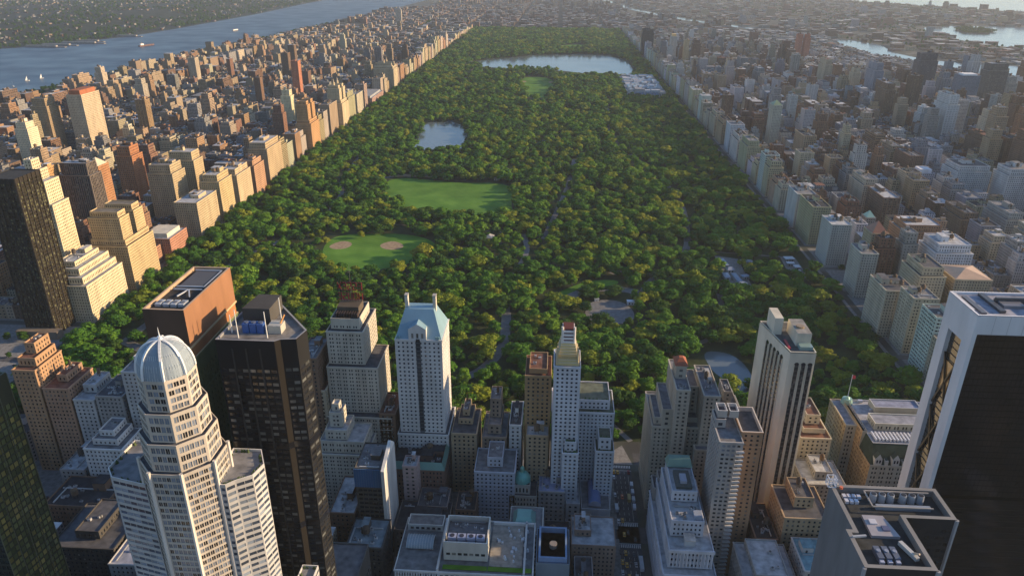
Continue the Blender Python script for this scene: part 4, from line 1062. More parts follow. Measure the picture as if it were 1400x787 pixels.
# 19. twin-topped apartment house
def twin(name, label, short, x0, x1, y0, y1, zb, zt, tw, st, cat='apartment house', hero=False, caps=None, n=2):
    r, o = building(name, label, [(rect(x0, y0, x1, y1), 0, zb), (rect(x0 + 2, y0 + 3, x1 - 3, y1 - 3), zb, zb + 7)], st, 'dark grey', cat, None, hero=hero, short=short, ac=4, bulk=0)
    for k, yy in enumerate(((y0 + 4, y0 + 4 + tw), (y1 - 4 - tw, y1 - 4))[:n]):
        m = MB(); p = rect(x0 + 4, yy[0], x1 - 5, yy[1]); walls(m, p, zb + 7, zt, st); roofslab(m, p, zt, st['col'], (.2, .18, .15))
        q = inset(p, 2.4); walls(m, q, zt, zt + 7, dict(st, par=1)); roofslab(m, q, zt + 7, st['col'], (.2, .18, .15)); m.build('tower', r, o)
        if caps:
            m = MB(); cx, cy2 = (q[0][0] + q[1][0]) / 2, (q[0][1] + q[2][1]) / 2
            m.cyl(cx, cy2, zt + 7, zt + 13, 3.2, M_WALL, st['col'], 10); m.cyl(cx, cy2, zt + 13, zt + 22, 2.6, M_METAL, caps, 8, .2); m.build('lantern', r, o)
cst = dict(col=(.50, .38, .21), bay=2.6, fl=3.2, ww=.42, wh=.5, glass=(.05, .035, .02), blinds=.1)
twin('twin_topped_apartment_house', 'golden brick apartment house with two squarish towers on a broad base by the park', 'the near twin-topped house', -44, 4, 258, 318, 58, 92, 21, cst, hero=True)
twin('twin_topped_apartment_house', 'orange brick twin-topped apartment house beside the park, the middle one of three twin-topped houses', 'the orange twin-topped house', -30, 3, 968, 1024, 62, 100, 19, dict(cst, col=(.46, .27, .13)), caps=None)
twin('twin_spired_apartment_house', 'cream apartment house with two temple-topped spires beside the park', 'the twin-spired house', -36, 3, 1205, 1262, 62, 96, 18, dict(cst, col=(.54, .44, .28)), caps=(.25, .2, .14))
twin('towered_apartment_house', 'massive tan apartment house with small corner turrets above the park trees', 'the turreted tan house', -60, 3, 1790, 1850, 66, 76, 14, dict(cst, col=(.46, .38, .25)), caps=(.2, .15, .1))
# 20. small tower with a blue band and white fin
r_, o_ = building('finned_tower', 'slim dark tower with blue glass top band and a tall white fin wall', [(rect(391, -160, 409, -132), 0, 75)], dict(col=(.085, .075, .06), bay=3, fl=3.3, ww=.86, wh=.55, glass=(.02, .02, .025), blinds=.06, par=16), 'mid grey', 'tower', hero=True, short='the white-finned tower', ac=6, bulk=1, tanks=0)
m = MB(); m.box(390.4, -160.7, 60.5, 402.6, -160.03, 74.6, M_GLASS, (.07, .15, .30)); m.box(402.8, -160.7, 60.5, 409, -160.03, 74.6, M_GLASS, (.07, .15, .28))
for x in np.arange(390.4, 409, 1.55): m.box(x, -160.85, 60.3, x + .14, -160.72, 74.8, M_TRIM, (.1, .16, .24))
m.build('blue_glass_band', r_, o_)
m = MB(); m.prism([(409.1, -164), (411.2, -164), (411.2, -132), (409.1, -132)], 0, 76, M_WALL, (.50, .49, .47)); m.quads([[(409.1, -164, 76), (411.2, -164, 76), (411.2, -140, 83), (409.1, -140, 83)]], M_WALL, (.7, .69, .66)); m.poly([(409.1, -164, 76), (409.1, -140, 83), (409.1, -132, 76)], M_WALL, (.7, .69, .66)); m.poly([(411.2, -164, 76), (411.2, -132, 76), (411.2, -140, 83)], M_WALL, (.7, .69, .66)); m.quads([[(409.1, -140, 83), (411.2, -140, 83), (411.2, -132, 76), (409.1, -132, 76)]], M_WALL, (.7, .69, .66)); m.build('white_fin', r_, o_)
# 21. stepped grand white hotel
building('stepped_white_hotel', 'creamy white stepped hotel with small roof tower, in front of the red roof letters', [(rect(347, -114, 386, -86), 0, 50), (rect(352, -112, 384, -88), 50, 60), (rect(356, -110, 372, -90), 60, 68), (rect(359, -106, 368, -94), 68, 80), (rect(361, -104, 366, -98), 80, 86)], dict(ST_ESS, col=(.52, .49, .42)), 'pale', 'hotel', hero=True, short='the stepped white hotel', bulk=0, tanks=0, ac=0)
# 22. green-domed tower
r_, o_ = building('green_domed_building', 'small stone building topped by a green copper dome and lantern', [(rect(488, -116, 508, -96), 0, 22), (rect(491, -114, 503, -102), 22, 30)], dict(col=(.40, .38, .33), bay=2.2, fl=4, ww=.45, wh=.6), 'dark grey', short='the green-domed building', clutter=False)
m = MB(); R = 6.2; pr = [(R * math.cos(t) ** .9, 30 + 7.5 * math.sin(t)) for t in np.linspace(0, 1.35, 8)]
for (a, za), (b, zb) in zip(pr, pr[1:]): m.loft(circ(497, -108, a, 16), za, circ(497, -108, b, 16), zb, M_METAL, (.16, .42, .36))
m.poly([(*q, pr[-1][1]) for q in circ(497, -108, pr[-1][0], 16)], M_METAL, (.16, .42, .36)); m.build('copper_dome', r_, o_)
m = MB(); m.cyl(497, -108, 37, 40.5, 1.5, M_METAL, (.2, .4, .3), 8); m.cyl(497, -108, 40.5, 42.5, 1.7, M_METAL, (.2, .42, .32), 8, .2); m.build('lantern', r_, o_)
# 23. hipped teal roof in front
r_, o_ = building('teal_hipped_building', 'stone block with patterned teal hipped roof, in front of the green dome', [(rect(491, -166, 513, -140), 0, 33)], dict(col=(.44, .43, .40), bay=2.4, fl=3.6, ww=.45, wh=.55), 'mid grey', short='the teal hipped roof', clutter=False)
m = MB(); m.loft(rect(493, -163, 508, -145), 33, rect(496, -158, 505, -150), 39.5, M_METAL, (.20, .40, .37)); m.poly([(496, -158, 39.5), (505, -158, 39.5), (505, -150, 39.5), (496, -150, 39.5)], M_METAL, (.2, .4, .37)); m.build('hipped_roof', r_, o_)
# 24. barrel-roofed building by the avenue
r_, o_ = building('barrel_roofed_building', 'white building with blue barrel-vaulted roof at the avenue edge', [(rect(540, -116, 561, -84), 0, 13)], dict(col=(.46, .47, .50), bay=3, fl=4, ww=.4, wh=.5, side={0: dict(blank=True)}), 'mid grey', short='the blue barrel roof', clutter=False)
m = MB()
for i in range(10):
    a0, a1 = math.pi * i / 10, math.pi * (i + 1) / 10
    m.quads([[(550 - 4.6 * math.cos(a0), -113, 13 + 4.6 * math.sin(a0)), (550 - 4.6 * math.cos(a1), -113, 13 + 4.6 * math.sin(a1)), (550 - 4.6 * math.cos(a1), -87, 13 + 4.6 * math.sin(a1)), (550 - 4.6 * math.cos(a0), -87, 13 + 4.6 * math.sin(a0))][::-1]], M_METAL, (.22, .30, .55))
for y in (-113, -87): m.poly([(550 - 4.6 * math.cos(math.pi * i / 10), y, 13 + 4.6 * math.sin(math.pi * i / 10)) for i in range(11)], M_WALL, (.4, .42, .5))
m.build('barrel_roof', r_, o_)
# 25. long brick block with green mansard
r_, o_ = building('green_mansard_block', 'long brown brick block with a green copper mansard edge', [(rect(401, -114, 441, -84), 0, 40)], dict(col=(.20, .12, .09), bay=2.4, fl=3.3, ww=.42, wh=.55, blinds=.3), 'black tar', short='the green mansard block', bulk=2, tanks=1, ac=5)
m = MB(); m.loft(rect(400.4, -114.6, 441.6, -83.4), 39.9, rect(402.6, -112, 439.4, -86), 45, M_METAL, (.16, .30, .26)); m.build('copper_mansard', r_, o_)
# 26. blue-framed roof block and terraced corner
r_, o_ = building('blue_framed_block', 'blank blue-grey block with a sunken framed roof', [(rect(509.5, -198, 530, -168), 0, 40)], dict(col=(.17, .22, .27), side={0: dict(blank=True), 1: dict(blank=True)}), 'dark grey', short='the blank blue-grey block', clutter=False)
m = MB(); roofslab(m, rect(511, -196.5, 528.5, -169.5), 43, (.16, .24, .38), (.06, .08, .12), 4, 1.2); m.quads([[(511, -196.5, 39), (528.5, -196.5, 39), (528.5, -196.5, 43), (511, -196.5, 43)], [(528.5, -196.5, 39), (528.5, -169.5, 39), (528.5, -169.5, 43), (528.5, -196.5, 43)], [(511, -169.5, 39), (511, -196.5, 39), (511, -196.5, 43), (511, -169.5, 43)]], M_WALL, (.2, .3, .5)); m.cyl(520, -183, 39, 42, 2.4, M_METAL, (.3, .26, .22), 12); m.build('roof_well', r_, o_)
building('terrace_garden_building', 'brown building with planted roof terraces at the avenue corner', [(rect(532, -166, 561, -138), 0, 26), (rect(534, -158, 545, -142), 26, 31)], dict(col=(.26, .19, .15), bay=2.6, fl=3.4, ww=.42, wh=.5), 'pale', short='the terrace garden building', tanks=0, ac=7)
building('brown_court_block', 'wide dark brown office block with a court-split flat roof, beside the white fin', [(rect(413, -158, 449, -128), 0, 24)], dict(col=(.17, .14, .12), bay=2.6, fl=3.6, ww=.4, wh=.55, blinds=.35), 'black tar', short='the brown court block', bulk=2, tanks=0, ac=5)

# ------------------------------------------------------------------ hand-placed ordinary buildings: name, words, x0,x1,y0,y1,z, colour, roof, tanks, bulk
def S(col, **k):
    d = dict(col=WALLC[col] if isinstance(col, str) else col, bay=2.9, fl=3.3, ww=.42, wh=.5, blinds=.2); d.update(k); return d
HAND = [
 ('stepped_apartment_tower', 'orange-lit stepped apartment tower with planted setbacks, tallest of the park-front row', (112, 130, -84, -52, 92), 'orange', 'reddish', 'the orange stepped tower', [(2, 6, 99), (5, 13, 108)]),
 ('apartment_house', 'orange brick apartment house just right of the orange stepped tower', (132, 152, -84, -52, 77), (.36, .22, .14), 'reddish', None, [(6, 10, 83)]),
 ('apartment_house', 'grey apartment house with white balustraded roof in the left park-front row', (154, 170, -84, -52, 68), 'pale grey', 'pale', None, [(3, 10, 75)]),
 ('apartment_house', 'brown-grey apartment house with dark fire escapes in the left park-front row', (172, 193, -84, -52, 72), 'grey', 'dark grey', None, []),
 ('apartment_house', 'pale grey park-front house immediately left of the ribbed dome', (197, 216, -84, -50, 94), 'pale grey', 'mid grey', None, [(3, 14, 99)]),
 ('stepped_apartment_block', 'white stepped block with boxy white penthouse, left of the dome tower', (175, 204, -114, -86, 46), 'white', 'mid grey', 'the boxy white penthouse block', [(5, 5, 51), (9, 9, 56)]),
 ('low_brick_building', 'long low building with pale roof and arched windows near the boxy white penthouse', (152, 171, -114, -76, 26), 'grey', 'pale', None, []),
 ('court_building', 'low wide block with a cluttered sunken roof behind a parapet', (163, 206, -150, -118, 24), 'brown', 'black tar', 'the cluttered sunken roof', []),
 ('office_block', 'dark broad block with white roof shed and water tanks, left of the dome tower', (200, 242, -196, -155, 32), 'dark', 'dark grey', 'the white roof shed block', [(13, 8, 38)]),
 ('slate_roofed_building', 'pale building with blue-grey sloping roof and dormers at the bottom edge', (244, 296, -206, -166, 30), 'pale grey', (.33, .36, .46), None, []),
 ('brick_tower', 'plain brown-grey slab tower squeezed behind the black wedge tower', (333, 347, -86, -54, 112), 'brown', 'mid grey', None, []),
 ('cream_tower', 'low cream block with sunlit side wall between the black tower and the red letters', (342, 350, -84, -50, 84), 'cream', 'reddish', None, []),
 ('brown_apartment_house', 'small brown apartment house tucked between the letter-topped and copper-roofed towers', (389, 401, -84, -54, 66), 'brown', 'reddish', None, []),
 ('flat_roofed_block', 'grey-brown block with bluish angled roof, left of the white fin', (371, 388, -160, -122, 38), 'brown', 'pale', None, []),
 ('glass_roofed_block', 'dark block with a lit window row under a glass roof, below the white-finned tower', (390, 413, -190, -164, 38), 'dark', (.2, .25, .28), None, []),
 ('arched_roof_building', 'slim pinkish building with arched white roof frame right of the white fin', (414, 424, -126, -114, 52), (.40, .30, .28), 'pale', None, []),
 ('apartment_house', 'tan apartment house with white dormered top, right of the copper-roofed tower', (443, 462, -88, -54, 54), 'tan', 'dark grey', 'the white-dormered tan house', [(4, 12, 59), (7, 16, 64)]),
 ('apartment_tower', 'brown brick apartment tower with a tall windowless top, in the park front', (466, 484, -88, -54, 52), (.27, .21, .16), 'mid grey', None, [(4, 4, 60), (5, 14, 76)]),
 ('narrow_house', 'very narrow white house with external stairs in the park front', (486, 495, -86, -54, 62), 'white', 'dark grey', None, []),
 ('apartment_tower', 'orange-brown stepped apartment tower left of the gilded-crown tower', (497, 516, -84, -54, 103), (.40, .26, .13), 'reddish', 'the orange-brown stepped tower', [(3, 3, 107)]),
 ('apartment_block', 'lower tan annexe in front of the orange-brown stepped tower', (499, 515, -98, -85, 62), 'tan', 'pale', None, []),
 ('office_block', 'bluish white office block with framed blue roof box, centre of the near blocks', (463, 492, -116, -88, 42), (.44, .46, .52), 'mid grey', 'the blue roof box block', [(9, 6, 50)]),
 ('narrow_office_block', 'narrow brown block with bare dark roof before the blue roof box', (452, 466, -138, -118, 26), 'brown', 'black tar', None, []),
 ('office_block', 'brown brick block with weathered roof and white water-tank stand', (425, 446, -136, -116, 26), (.25, .20, .18), 'dark grey', None, []),
 ('office_block', 'tan-grey loft block with pale blue roof patches, right of the green dome', (509, 528, -116, -88, 27), 'grey', (.30, .34, .50), 'the blue-patched loft', []),
 ('small_building', 'small white building with dishes on its roof, left of the blue barrel roof', (529, 539, -116, -92, 17), 'pale grey', 'pale', None, []),
 ('low_building', 'cluttered low roof between the teal hipped roof and the avenue', (514, 531, -160, -138, 20), 'dark', 'black tar', None, []),
 ('corner_house', 'grey stone house with rooftop clutter facing the avenue, below the court tower', (588, 604, -128, -114, 44), 'grey', 'dark grey', None, [(3, 3, 50)]),
 ('dark_roof_block', 'dark block with crowded black roof behind the columned office block', (604, 616, -117, -112, 50), 'dark', 'black tar', None, []),
 ('mansard_apartment_house', 'stone apartment house with ornate grey mansard and orange chimney, left of the arched tower', (634, 656, -84, -50, 72), 'grey', 'dark grey', 'the ornate mansard house', [(4, 8, 79), (8, 14, 87)]),
 ('stepped_apartment_house', 'peach-topped stepped apartment house between the arched tower and the grand hotel', (698, 720, -82, -44, 58), 'cream', 'reddish', 'the peach-topped house', [(3, 6, 62), (6, 12, 70)]),
 ('office_block', 'grey-white block with dormered roof pavilion near the grand hotel', (694, 722, -114, -86, 42), 'grey', 'pale', None, [(8, 6, 48)]),
 ('mid_rise_block', 'tan mid-rise with raised stair towers, left of the cooling-fan roof', (664, 692, -166, -134, 56), 'tan', 'dark grey', 'the stair-towered tan block', [(8, 10, 64)]),
 ('mid_rise_block', 'brown-grey mid-rise crowded with rooftop vents between balcony and arched towers', (648, 662, -168, -134, 40), 'brown', 'black tar', None, []),
 ('mid_rise_block', 'grey mid-rise with white roof shed at the foot of the cooling-fan tower', (633, 664, -214, -172, 40), 'grey', 'pale', None, [(6, 10, 45)]),
 ('mid_rise_block', 'low block with a turquoise roof panel beside the grey blank wall', (668, 690, -200, -172, 46), 'pale grey', (.2, .36, .42), None, []),
]
for nm, lb, (x0, x1, y0, y1, z), c, rf, sh, steps in HAND:
    T = [(rect(x0, y0, x1, y1), 0, z)]
    pz = z
    for ins, back, zz in steps:
        ins = min(ins, (x1 - x0) / 2 - 2)
        T.append((rect(x0 + ins, y0 + min(back, y1 - y0 - 8), x1 - ins, y1 - 2), pz, zz)); pz = zz
    building(nm, lb, T, S(c), rf, 'building', None, short=sh, tanks=random.choice((0, 1)), bulk=1 if not steps else 0, ac=6 if not steps else 2)
HAND_FAR = [
 ('slab_tower', 'tall pale striped slab tower with a red-brown cap near the river', (-498, -465, 946, 1010, 118), (.50, .40, .27), 'the red-capped slab', (.36, .13, .06), 8),
 ('twin_slab_tower', 'brown-gold slab tower left of the red-capped slab', (-568, -534, 930, 968, 112), (.34, .25, .15), None, None, 0),
 ('white_tower', 'bright cream stepped tower at the left picture edge', (-529, -503, 817, 847, 86), (.66, .56, .38), None, None, 0),
 ('ribbed_slab_tower', 'wide dark brown ribbed apartment slab behind the narrow limestone tower', (-168, -124, 408, 436, 118), (.15, .12, .10), 'the dark ribbed slab', None, 0),
 ('balcony_slab_tower', 'orange balconied slab tower left of the dark ribbed slab', (-200, -169, 384, 420, 116), (.48, .28, .12), None, None, 0),
 ('pyramid_topped_tower', 'red-brown tower with cream pyramid roof behind the near twin-topped house', (-150, -130, 440, 466, 106), (.38, .19, .09), 'the pyramid-topped tower', (.66, .56, .38), 10),
 ('red_brown_tower', 'square red-brown tower with rounded corners rising over the side streets', (-181, -154, 566, 598, 104), (.38, .17, .08), 'the square red-brown tower', None, 0),
 ('tan_tower_group', 'broad tan ribbed tower with stepped shoulders beyond the near twin-topped house', (-99, -60, 505, 545, 92), (.42, .33, .20), None, None, 0),
 ('tan_tower', 'taller tan tower with slim sunlit slabs, behind the square red-brown tower', (-100, -58, 572, 604, 96), (.47, .36, .21), None, None, 0),
 ('low_striped_hall', 'low hall with white striped facade between the park-front apartment houses', (-52, -10, 322, 352, 26), (.40, .22, .14), None, None, 0),
 ('red_brick_institution', 'low red brick institution with pale vaulted roof facing the park', (-40, 2, 356, 404, 32), (.40, .20, .13), 'the red brick institution', (.6, .56, .46), 5),
 ('apartment_house', 'square tan apartment house with arched base beyond the red brick institution', (-30, 4, 440, 505, 56), (.46, .36, .22), None, None, 0),
 ('apartment_house', 'golden apartment house with scalloped park front, second beyond the red brick institution', (-26, 3, 520, 566, 74), (.50, .38, .20), None, None, 0),
 ('apartment_house', 'flat-fronted golden apartment house just beyond the scalloped one', (-26, 3, 584, 640, 66), (.52, .40, .25), None, None, 0),
 ('apartment_house', 'reddish apartment house, narrow and dark topped, in the park-front row', (-26, 3, 655, 700, 62), (.42, .25, .15), None, None, 0),
 ('apartment_house', 'large tan house with twin shoulders before the orange twin-topped house', (-32, 3, 720, 790, 78), (.44, .33, .20), 'the twin-shouldered tan house', None, 0),
 ('cream_slender_tower', 'bright cream slender tower behind the orange twin-topped house', (-134, -110, 1179, 1203, 96), (.66, .58, .36), None, None, 0),
 ('red_slender_tower', 'slender red brick tower standing well above the side streets', (-252, -231, 1600, 1624, 110), (.44, .18, .10), 'the slender red tower', None, 0),
 ('museum_block', 'long reddish stone museum set back among trees beside the park', (-140, 2, 1500, 1640, 26), (.34, .22, .18), 'the long stone museum', (.3, .3, .3), 4),
 ('black_slab_tower', 'lone near-black slab tower at the far park corner', (872, 922, 2850, 2890, 106), (.035, .035, .04), 'the far black slab', None, 0),
 ('gold_capped_tower', 'pale tower with gold-lit cap right of the far black slab', (962, 986, 2606, 2640, 100), (.44, .44, .42), None, (.75, .5, .2), 8),
 ('golden_slab_tower', 'narrow golden-lit slab second right of the far black slab', (994, 1012, 2456, 2490, 100), (.50, .38, .22), None, None, 0),
 ('brown_slab_tower', 'dark brown slab tower third right of the far black slab', (1036, 1066, 2516, 2550, 96), (.13, .095, .08), None, None, 0),
 ('green_roofed_tower', 'pale setback tower with greenish copper cap near the park wall', (978, 998, 1100, 1130, 92), (.42, .42, .35), 'the green-capped tower', (.25, .32, .18), 9),
 ('white_apartment_house', 'bluish white apartment house facing the trees in the long park-front wall', (880, 910, 1046, 1086, 60), (.54, .55, .58), 'the bluish white house', None, 0),
 ('white_terraced_block', 'bright white terraced apartment block behind the park-front wall', (966, 1009, 302, 348, 70), (.60, .60, .62), 'the white terraced block', None, 0),
 ('orange_brick_block', 'orange brick apartment block left of the white terraced block', (969, 1020, 396, 441, 62), (.36, .20, .11), 'the orange brick block', None, 0),
 ('hospital_block', 'wide white banded hospital block with stepped roofs', (1181, 1236, 700, 754, 66), (.52, .52, .52), 'the banded hospital', None, 0),
 ('hospital_wing', 'white hospital wing with vertical piers, right of the banded block', (1240, 1290, 660, 705, 72), (.50, .50, .50), None, None, 0),
 ('white_block_with_cap', 'pale blue-grey block with domed white cap left of the hospital', (1128, 1156, 720, 750, 48), (.42, .45, .52), None, (.7, .7, .72), 5),
 ('river_tower', 'tallest dark tower on the river side skyline', (1521, 1570, 1660, 1700, 144), (.12, .11, .12), 'the tallest river-side tower', None, 0),
 ('river_tower', 'broad dark tower at the far right of the river skyline', (1649, 1700, 1542, 1582, 132), (.14, .13, .12), None, None, 0),
 ('river_tower', 'blue-grey tower with lit cap between the two biggest river-side towers', (1528, 1574, 1434, 1474, 115), (.17, .20, .25), None, (.8, .8, .8), 3),
 ('copper_domed_church', 'small church with green copper dome just behind the park-front wall', (968, 982, 512, 530, 34), (.3, .28, .26), 'the copper-domed church', (.3, .5, .42), 8),
 ('red_roofed_tower', 'tan apartment tower with steep red-brown roof facing the park', (909, 930, 350, 376, 66), (.42, .34, .22), 'the steep red roof tower', (.30, .13, .08), 12),
 ('corner_apartment_house', 'large pale corner apartment house with punched windows, nearest of the right park front', (868, 900, 196, 240, 56), (.50, .44, .33), 'the pale corner house', None, 0),
 ('apartment_house', 'tall cream house with dense windows behind the pale corner house', (918, 946, 232, 280, 68), (.46, .40, .28), None, None, 0),
 ('flat_roofed_house', 'wide tan house with orange penthouse box just above the white-framed tower', (956, 996, 232, 276, 56), (.42, .35, .24), None, (.6, .4, .25), 5),
 ('white_balcony_house', 'long white balconied apartment house facing the park trees', (880, 908, 558, 606, 54), (.52, .52, .50), 'the long white balconied house', None, 0),
 ('apartment_house', 'pale narrow park-front house two before the steep red roof tower', (880, 900, 300, 336, 58), (.48, .45, .38), None, None, 0),
 ('apartment_house', 'wide pale blue-grey house with green roof terrace facing the park', (880, 906, 405, 446, 58), (.46, .46, .42), None, None, 0),
 ('ridge_tower', 'needle-topped pale tower standing above the river-side heights', (-517, -480, 4304, 4326, 92), (.45, .38, .3), 'the needle-topped tower', (.35, .3, .25), 24),
 ('red_slab_tower', 'left one of two distant red brick slabs', (1491, 1512, 2706, 2732, 104), (.42, .17, .11), None, None, 0),
 ('red_slab_tower', 'right one of two distant red brick slabs', (1522, 1545, 2706, 2732, 104), (.42, .17, .11), None, None, 0),
]
for nm, lb, (x0, x1, y0, y1, z), c, sh, cap, ch in HAND_FAR:
    T = [(rect(x0, y0, x1, y1), 0, z)]
    if z > 60 and not cap and x1 - x0 > 22: T = [(rect(x0, y0, x1, y1), 0, z * .86), (rect(x0 + 3, y0 + 3, x1 - 3, y1 - 3), z * .86, z)]
    rb = 'ribbed' in nm
    r_, o_ = building(nm, lb, T, S(c, **(dict(spandrel=(.06, .05, .045), wh=.6, ww=.6) if rb else {})), random.choice(('mid grey', 'dark grey', 'pale')), 'building', None, short=sh, tanks=0 if cap else 2, bulk=0 if cap else 2, ac=0)
    if cap:
        m = MB(); q = rect(x0 + 1, y0 + 1, x1 - 1, y1 - 1)
        if 'pyramid' in nm or 'roofed' in nm or 'needle' in lb or 'domed' in nm or 'green' in nm:
            t = rect((x0 + x1) / 2 - .5, (y0 + y1) / 2 - .5, (x0 + x1) / 2 + .5, (y0 + y1) / 2 + .5); m.loft(q, z, t, z + ch, M_METAL, cap); m.poly([(*k, z + ch) for k in t], M_METAL, cap)
        else: m.prism(inset(q, min(6, (x1 - x0) * .12)), z - 1, z + ch, M_WALL, cap)
        m.build('cap', r_, o_)

# ------------------------------------------------------------------ the rest of the city, lot by lot
def pick_col(zone, h):
    r = random.random()
    if zone == 'uw': t = ['brick', 'tan', 'cream', 'brown', 'sand', 'grey', 'orange', 'tan']
    elif zone == 'ue': t = ['grey', 'brown', 'brick', 'tan', 'pale grey', 'cream', 'blue grey', 'white', 'sand', 'brown']
    elif zone == 'mid': t = ['brown', 'grey', 'cream', 'tan', 'pale grey', 'pale grey']
    elif zone == 'nj': t = ['pale grey', 'grey', 'grey', 'brown', 'tan', 'blue grey']
    else: t = ['brick', 'brown', 'tan', 'brown', 'grey']
    k = random.choice(t)
    v = random.uniform(.8, 1.18)
    return k, tuple(min(.8, c * v * random.uniform(.95, 1.05)) for c in WALLC[k])
def clash(x0, y0, x1, y1, pad=1.5):
    for a in FOOT:
        if x0 < a[2] + pad and x1 > a[0] - pad and y0 < a[3] + pad and y1 > a[1] - pad: return True
    return False
HEROFOOT = list(FOOT)
LOTS = []     # x0,y0,x1,y1,h,colourname,colour,roof,zone
def add_lot(x0, y0, x1, y1, h, zone, front=False):
    if clash(x0, y0, x1, y1): return
    if x0 < 606 and x1 > 560 and y1 < -30: return
    if zone == 'ue' and x1 > np.interp(y0, [q[1] for q in ESHORE], [q[0] for q in ESHORE]) - 18: return
    if zone == 'ue' and x0 > 1400 and y0 > 2100: h = min(h, 20)
    if math.hypot((x0 + x1) / 2 + 12, (y0 + y1) / 2 - 100) < 75: return
    k, c = pick_col(zone, h)
    if front and zone == 'uw': k = random.choice(('cream', 'sand', 'tan', 'orange')); c = tuple(v * random.uniform(.9, 1.1) for v in WALLC[k])
    if front and zone == 'ue': k = random.choice(('pale grey', 'cream', 'cream', 'sand', 'tan', 'white', 'sand')); c = tuple(v * random.uniform(.9, 1.15) for v in WALLC[k])
    c = tuple(v * (.80 if zone == 'uw' else .88) for v in c)
    rk = random.choices(list(ROOFC), (4, 4, 3.5, 3.2, .6))[0]
    LOTS.append((x0, y0, x1, y1, h, k, c, rk, zone, front))
for (x0, y0, x1, y1, zn) in BLOCKS:
    far = y0 > 2700
    W = x1 - x0; ym = (y0 + y1) / 2; u = random.uniform
    if zn == 'uw' and x0 > -240 and y0 < 150: continue
    if zn == 'uw': f = (lambda x: u(48, 80)) if x1 > -20 else (lambda x: u(30, 62))
    if zn in ('uw', 'ue'):
        north = y0 > 3000
        if W < 60:
            for a, b in ((y0, ym - 1), (ym + 1, y1)): add_lot(x0, a, x1, b, u(15, 60), zn)
            continue
        ew = min(25, W * .26)
        # avenue ends
        for side, (a0, a1) in enumerate(((x0, x0 + ew), (x1 - ew, x1))):
            ax = a0 if side == 0 else a1
            park = (zn == 'uw' and ax > -20) or (zn == 'ue' and ax < 885)
            if park: hs = u(46, 68) if zn == 'ue' else u(44, 78)
            elif zn == 'ue' and 1090 < ax < 1160: hs = u(46, 64)
            elif zn == 'uw' and ax < -740: hs = u(36, 62)
            elif zn == 'ue' and ax > 1370: hs = random.choice((u(18, 30), u(50, 70), u(80, 118)))
            elif zn == 'uw': hs = random.choice((u(14, 22), u(16, 30), u(30, 55)))
            else: hs = random.choice((u(14, 22), u(18, 40), u(40, 65)))
            if north: hs *= .5
            if random.random() < (.35 if not park else .40): add_lot(a0, y0, a1, y1, hs * u(.9, 1.1), zn, park)
            else:
                add_lot(a0, y0, a1, ym - .6, hs * u(.75, 1.1), zn, park); add_lot(a0, ym + .6, a1, y1, hs * u(.7, 1.1), zn, park)
        for a, b in ((y0, ym - 4), (ym + 4, y1)):
            x = x0 + ew + .5
            while x < x1 - ew - 7:
                w = min(random.choice((7, 9, 12, 16, 22)) * (1.5 if far else 1), x1 - ew - .5 - x)
                h = u(14, 20) if w < 13 else random.choice((u(16, 24), u(24, 42), u(36, 54)) if zn == 'ue' else (u(15, 22), u(18, 28), u(28, 48)))
                if random.random() < (.014 if zn == 'uw' else .045): h = u(60, 95); w = min(24, x1 - ew - .5 - x)
                if north: h *= .65
                d = u(17, 26)
                add_lot(x, a if a == y0 else b - d, x + w - .3, a + d if a == y0 else b, h, zn); x += w
    elif zn == 'mid':
        for a, b in ((y0, ym - 2), (ym + 2, y1)):
            x = x0
            while x < x1 - 8:
                w = min(random.choice((12, 16, 20, 26)), x1 - x); hh = u(16, 34)
                if x0 < 0 or x0 > 860: hh = random.choice((u(25, 60), u(50, 85)))
                if y0 < -300: hh = u(20, 60)
                if 300 < x < 846 and y0 < -210: hh = u(10, 28)
                add_lot(x, a, x + w - .4, b, hh, zn); x += w
    else:
        proj = random.random() < .10
        for a, b in ((y0, ym - 3), (ym + 3, y1)):
            x = x0
            while x < x1 - 10:
                w = min(random.choice((16, 26, 40)), x1 - x)
                h = u(12, 22) if random.random() < .82 else u(22, 38)
                if proj and random.random() < .35: h, w = u(38, 58), min(18, x1 - x)
                if random.random() < .85: add_lot(x, a, x + w - 1, b, h, zn)
                x += w
# outlying boroughs and the far bank: scattered low buildings
def scatter(n, xr, yr, ok, hs, sz, zn):
    c = 0
    while c < n:
        x, y = random.uniform(*xr), yr[0] + (yr[1] - yr[0]) * random.random()
        if not ok(x, y): continue
        w, d = random.uniform(*sz), random.uniform(*sz); h = random.uniform(*hs) if random.random() < (.985 if zn == 'nj' else .965) else random.uniform(35, 60)
        k, col = pick_col(zn, h); rk = random.choice(list(ROOFC)); LOTS.append((x, y, x + w, y + d, h, k, col, rk, zn, False)); c += 1
def inw(x, y): return any(bool(inpoly(x, y, p)) for p in (BAY, EAST1, SOUND, HARLEM, RIVER))
scatter(3200, (900, 6500), (2300, 9000), lambda x, y: x > np.interp(y, [p[1] for p in ESHORE], [p[0] for p in ESHORE]) + 45 and not inw(x, y) and not bool(inpoly(x, y, ISLAND)), (6, 18), (14, 60), 'far')
scatter(2000, (-5200, -1780), (2500, 9500), lambda x, y: x < np.interp(y, [p[1] for p in NJ], [p[0] for p in NJ]) - 30, (5, 13), (7, 26), 'nj')
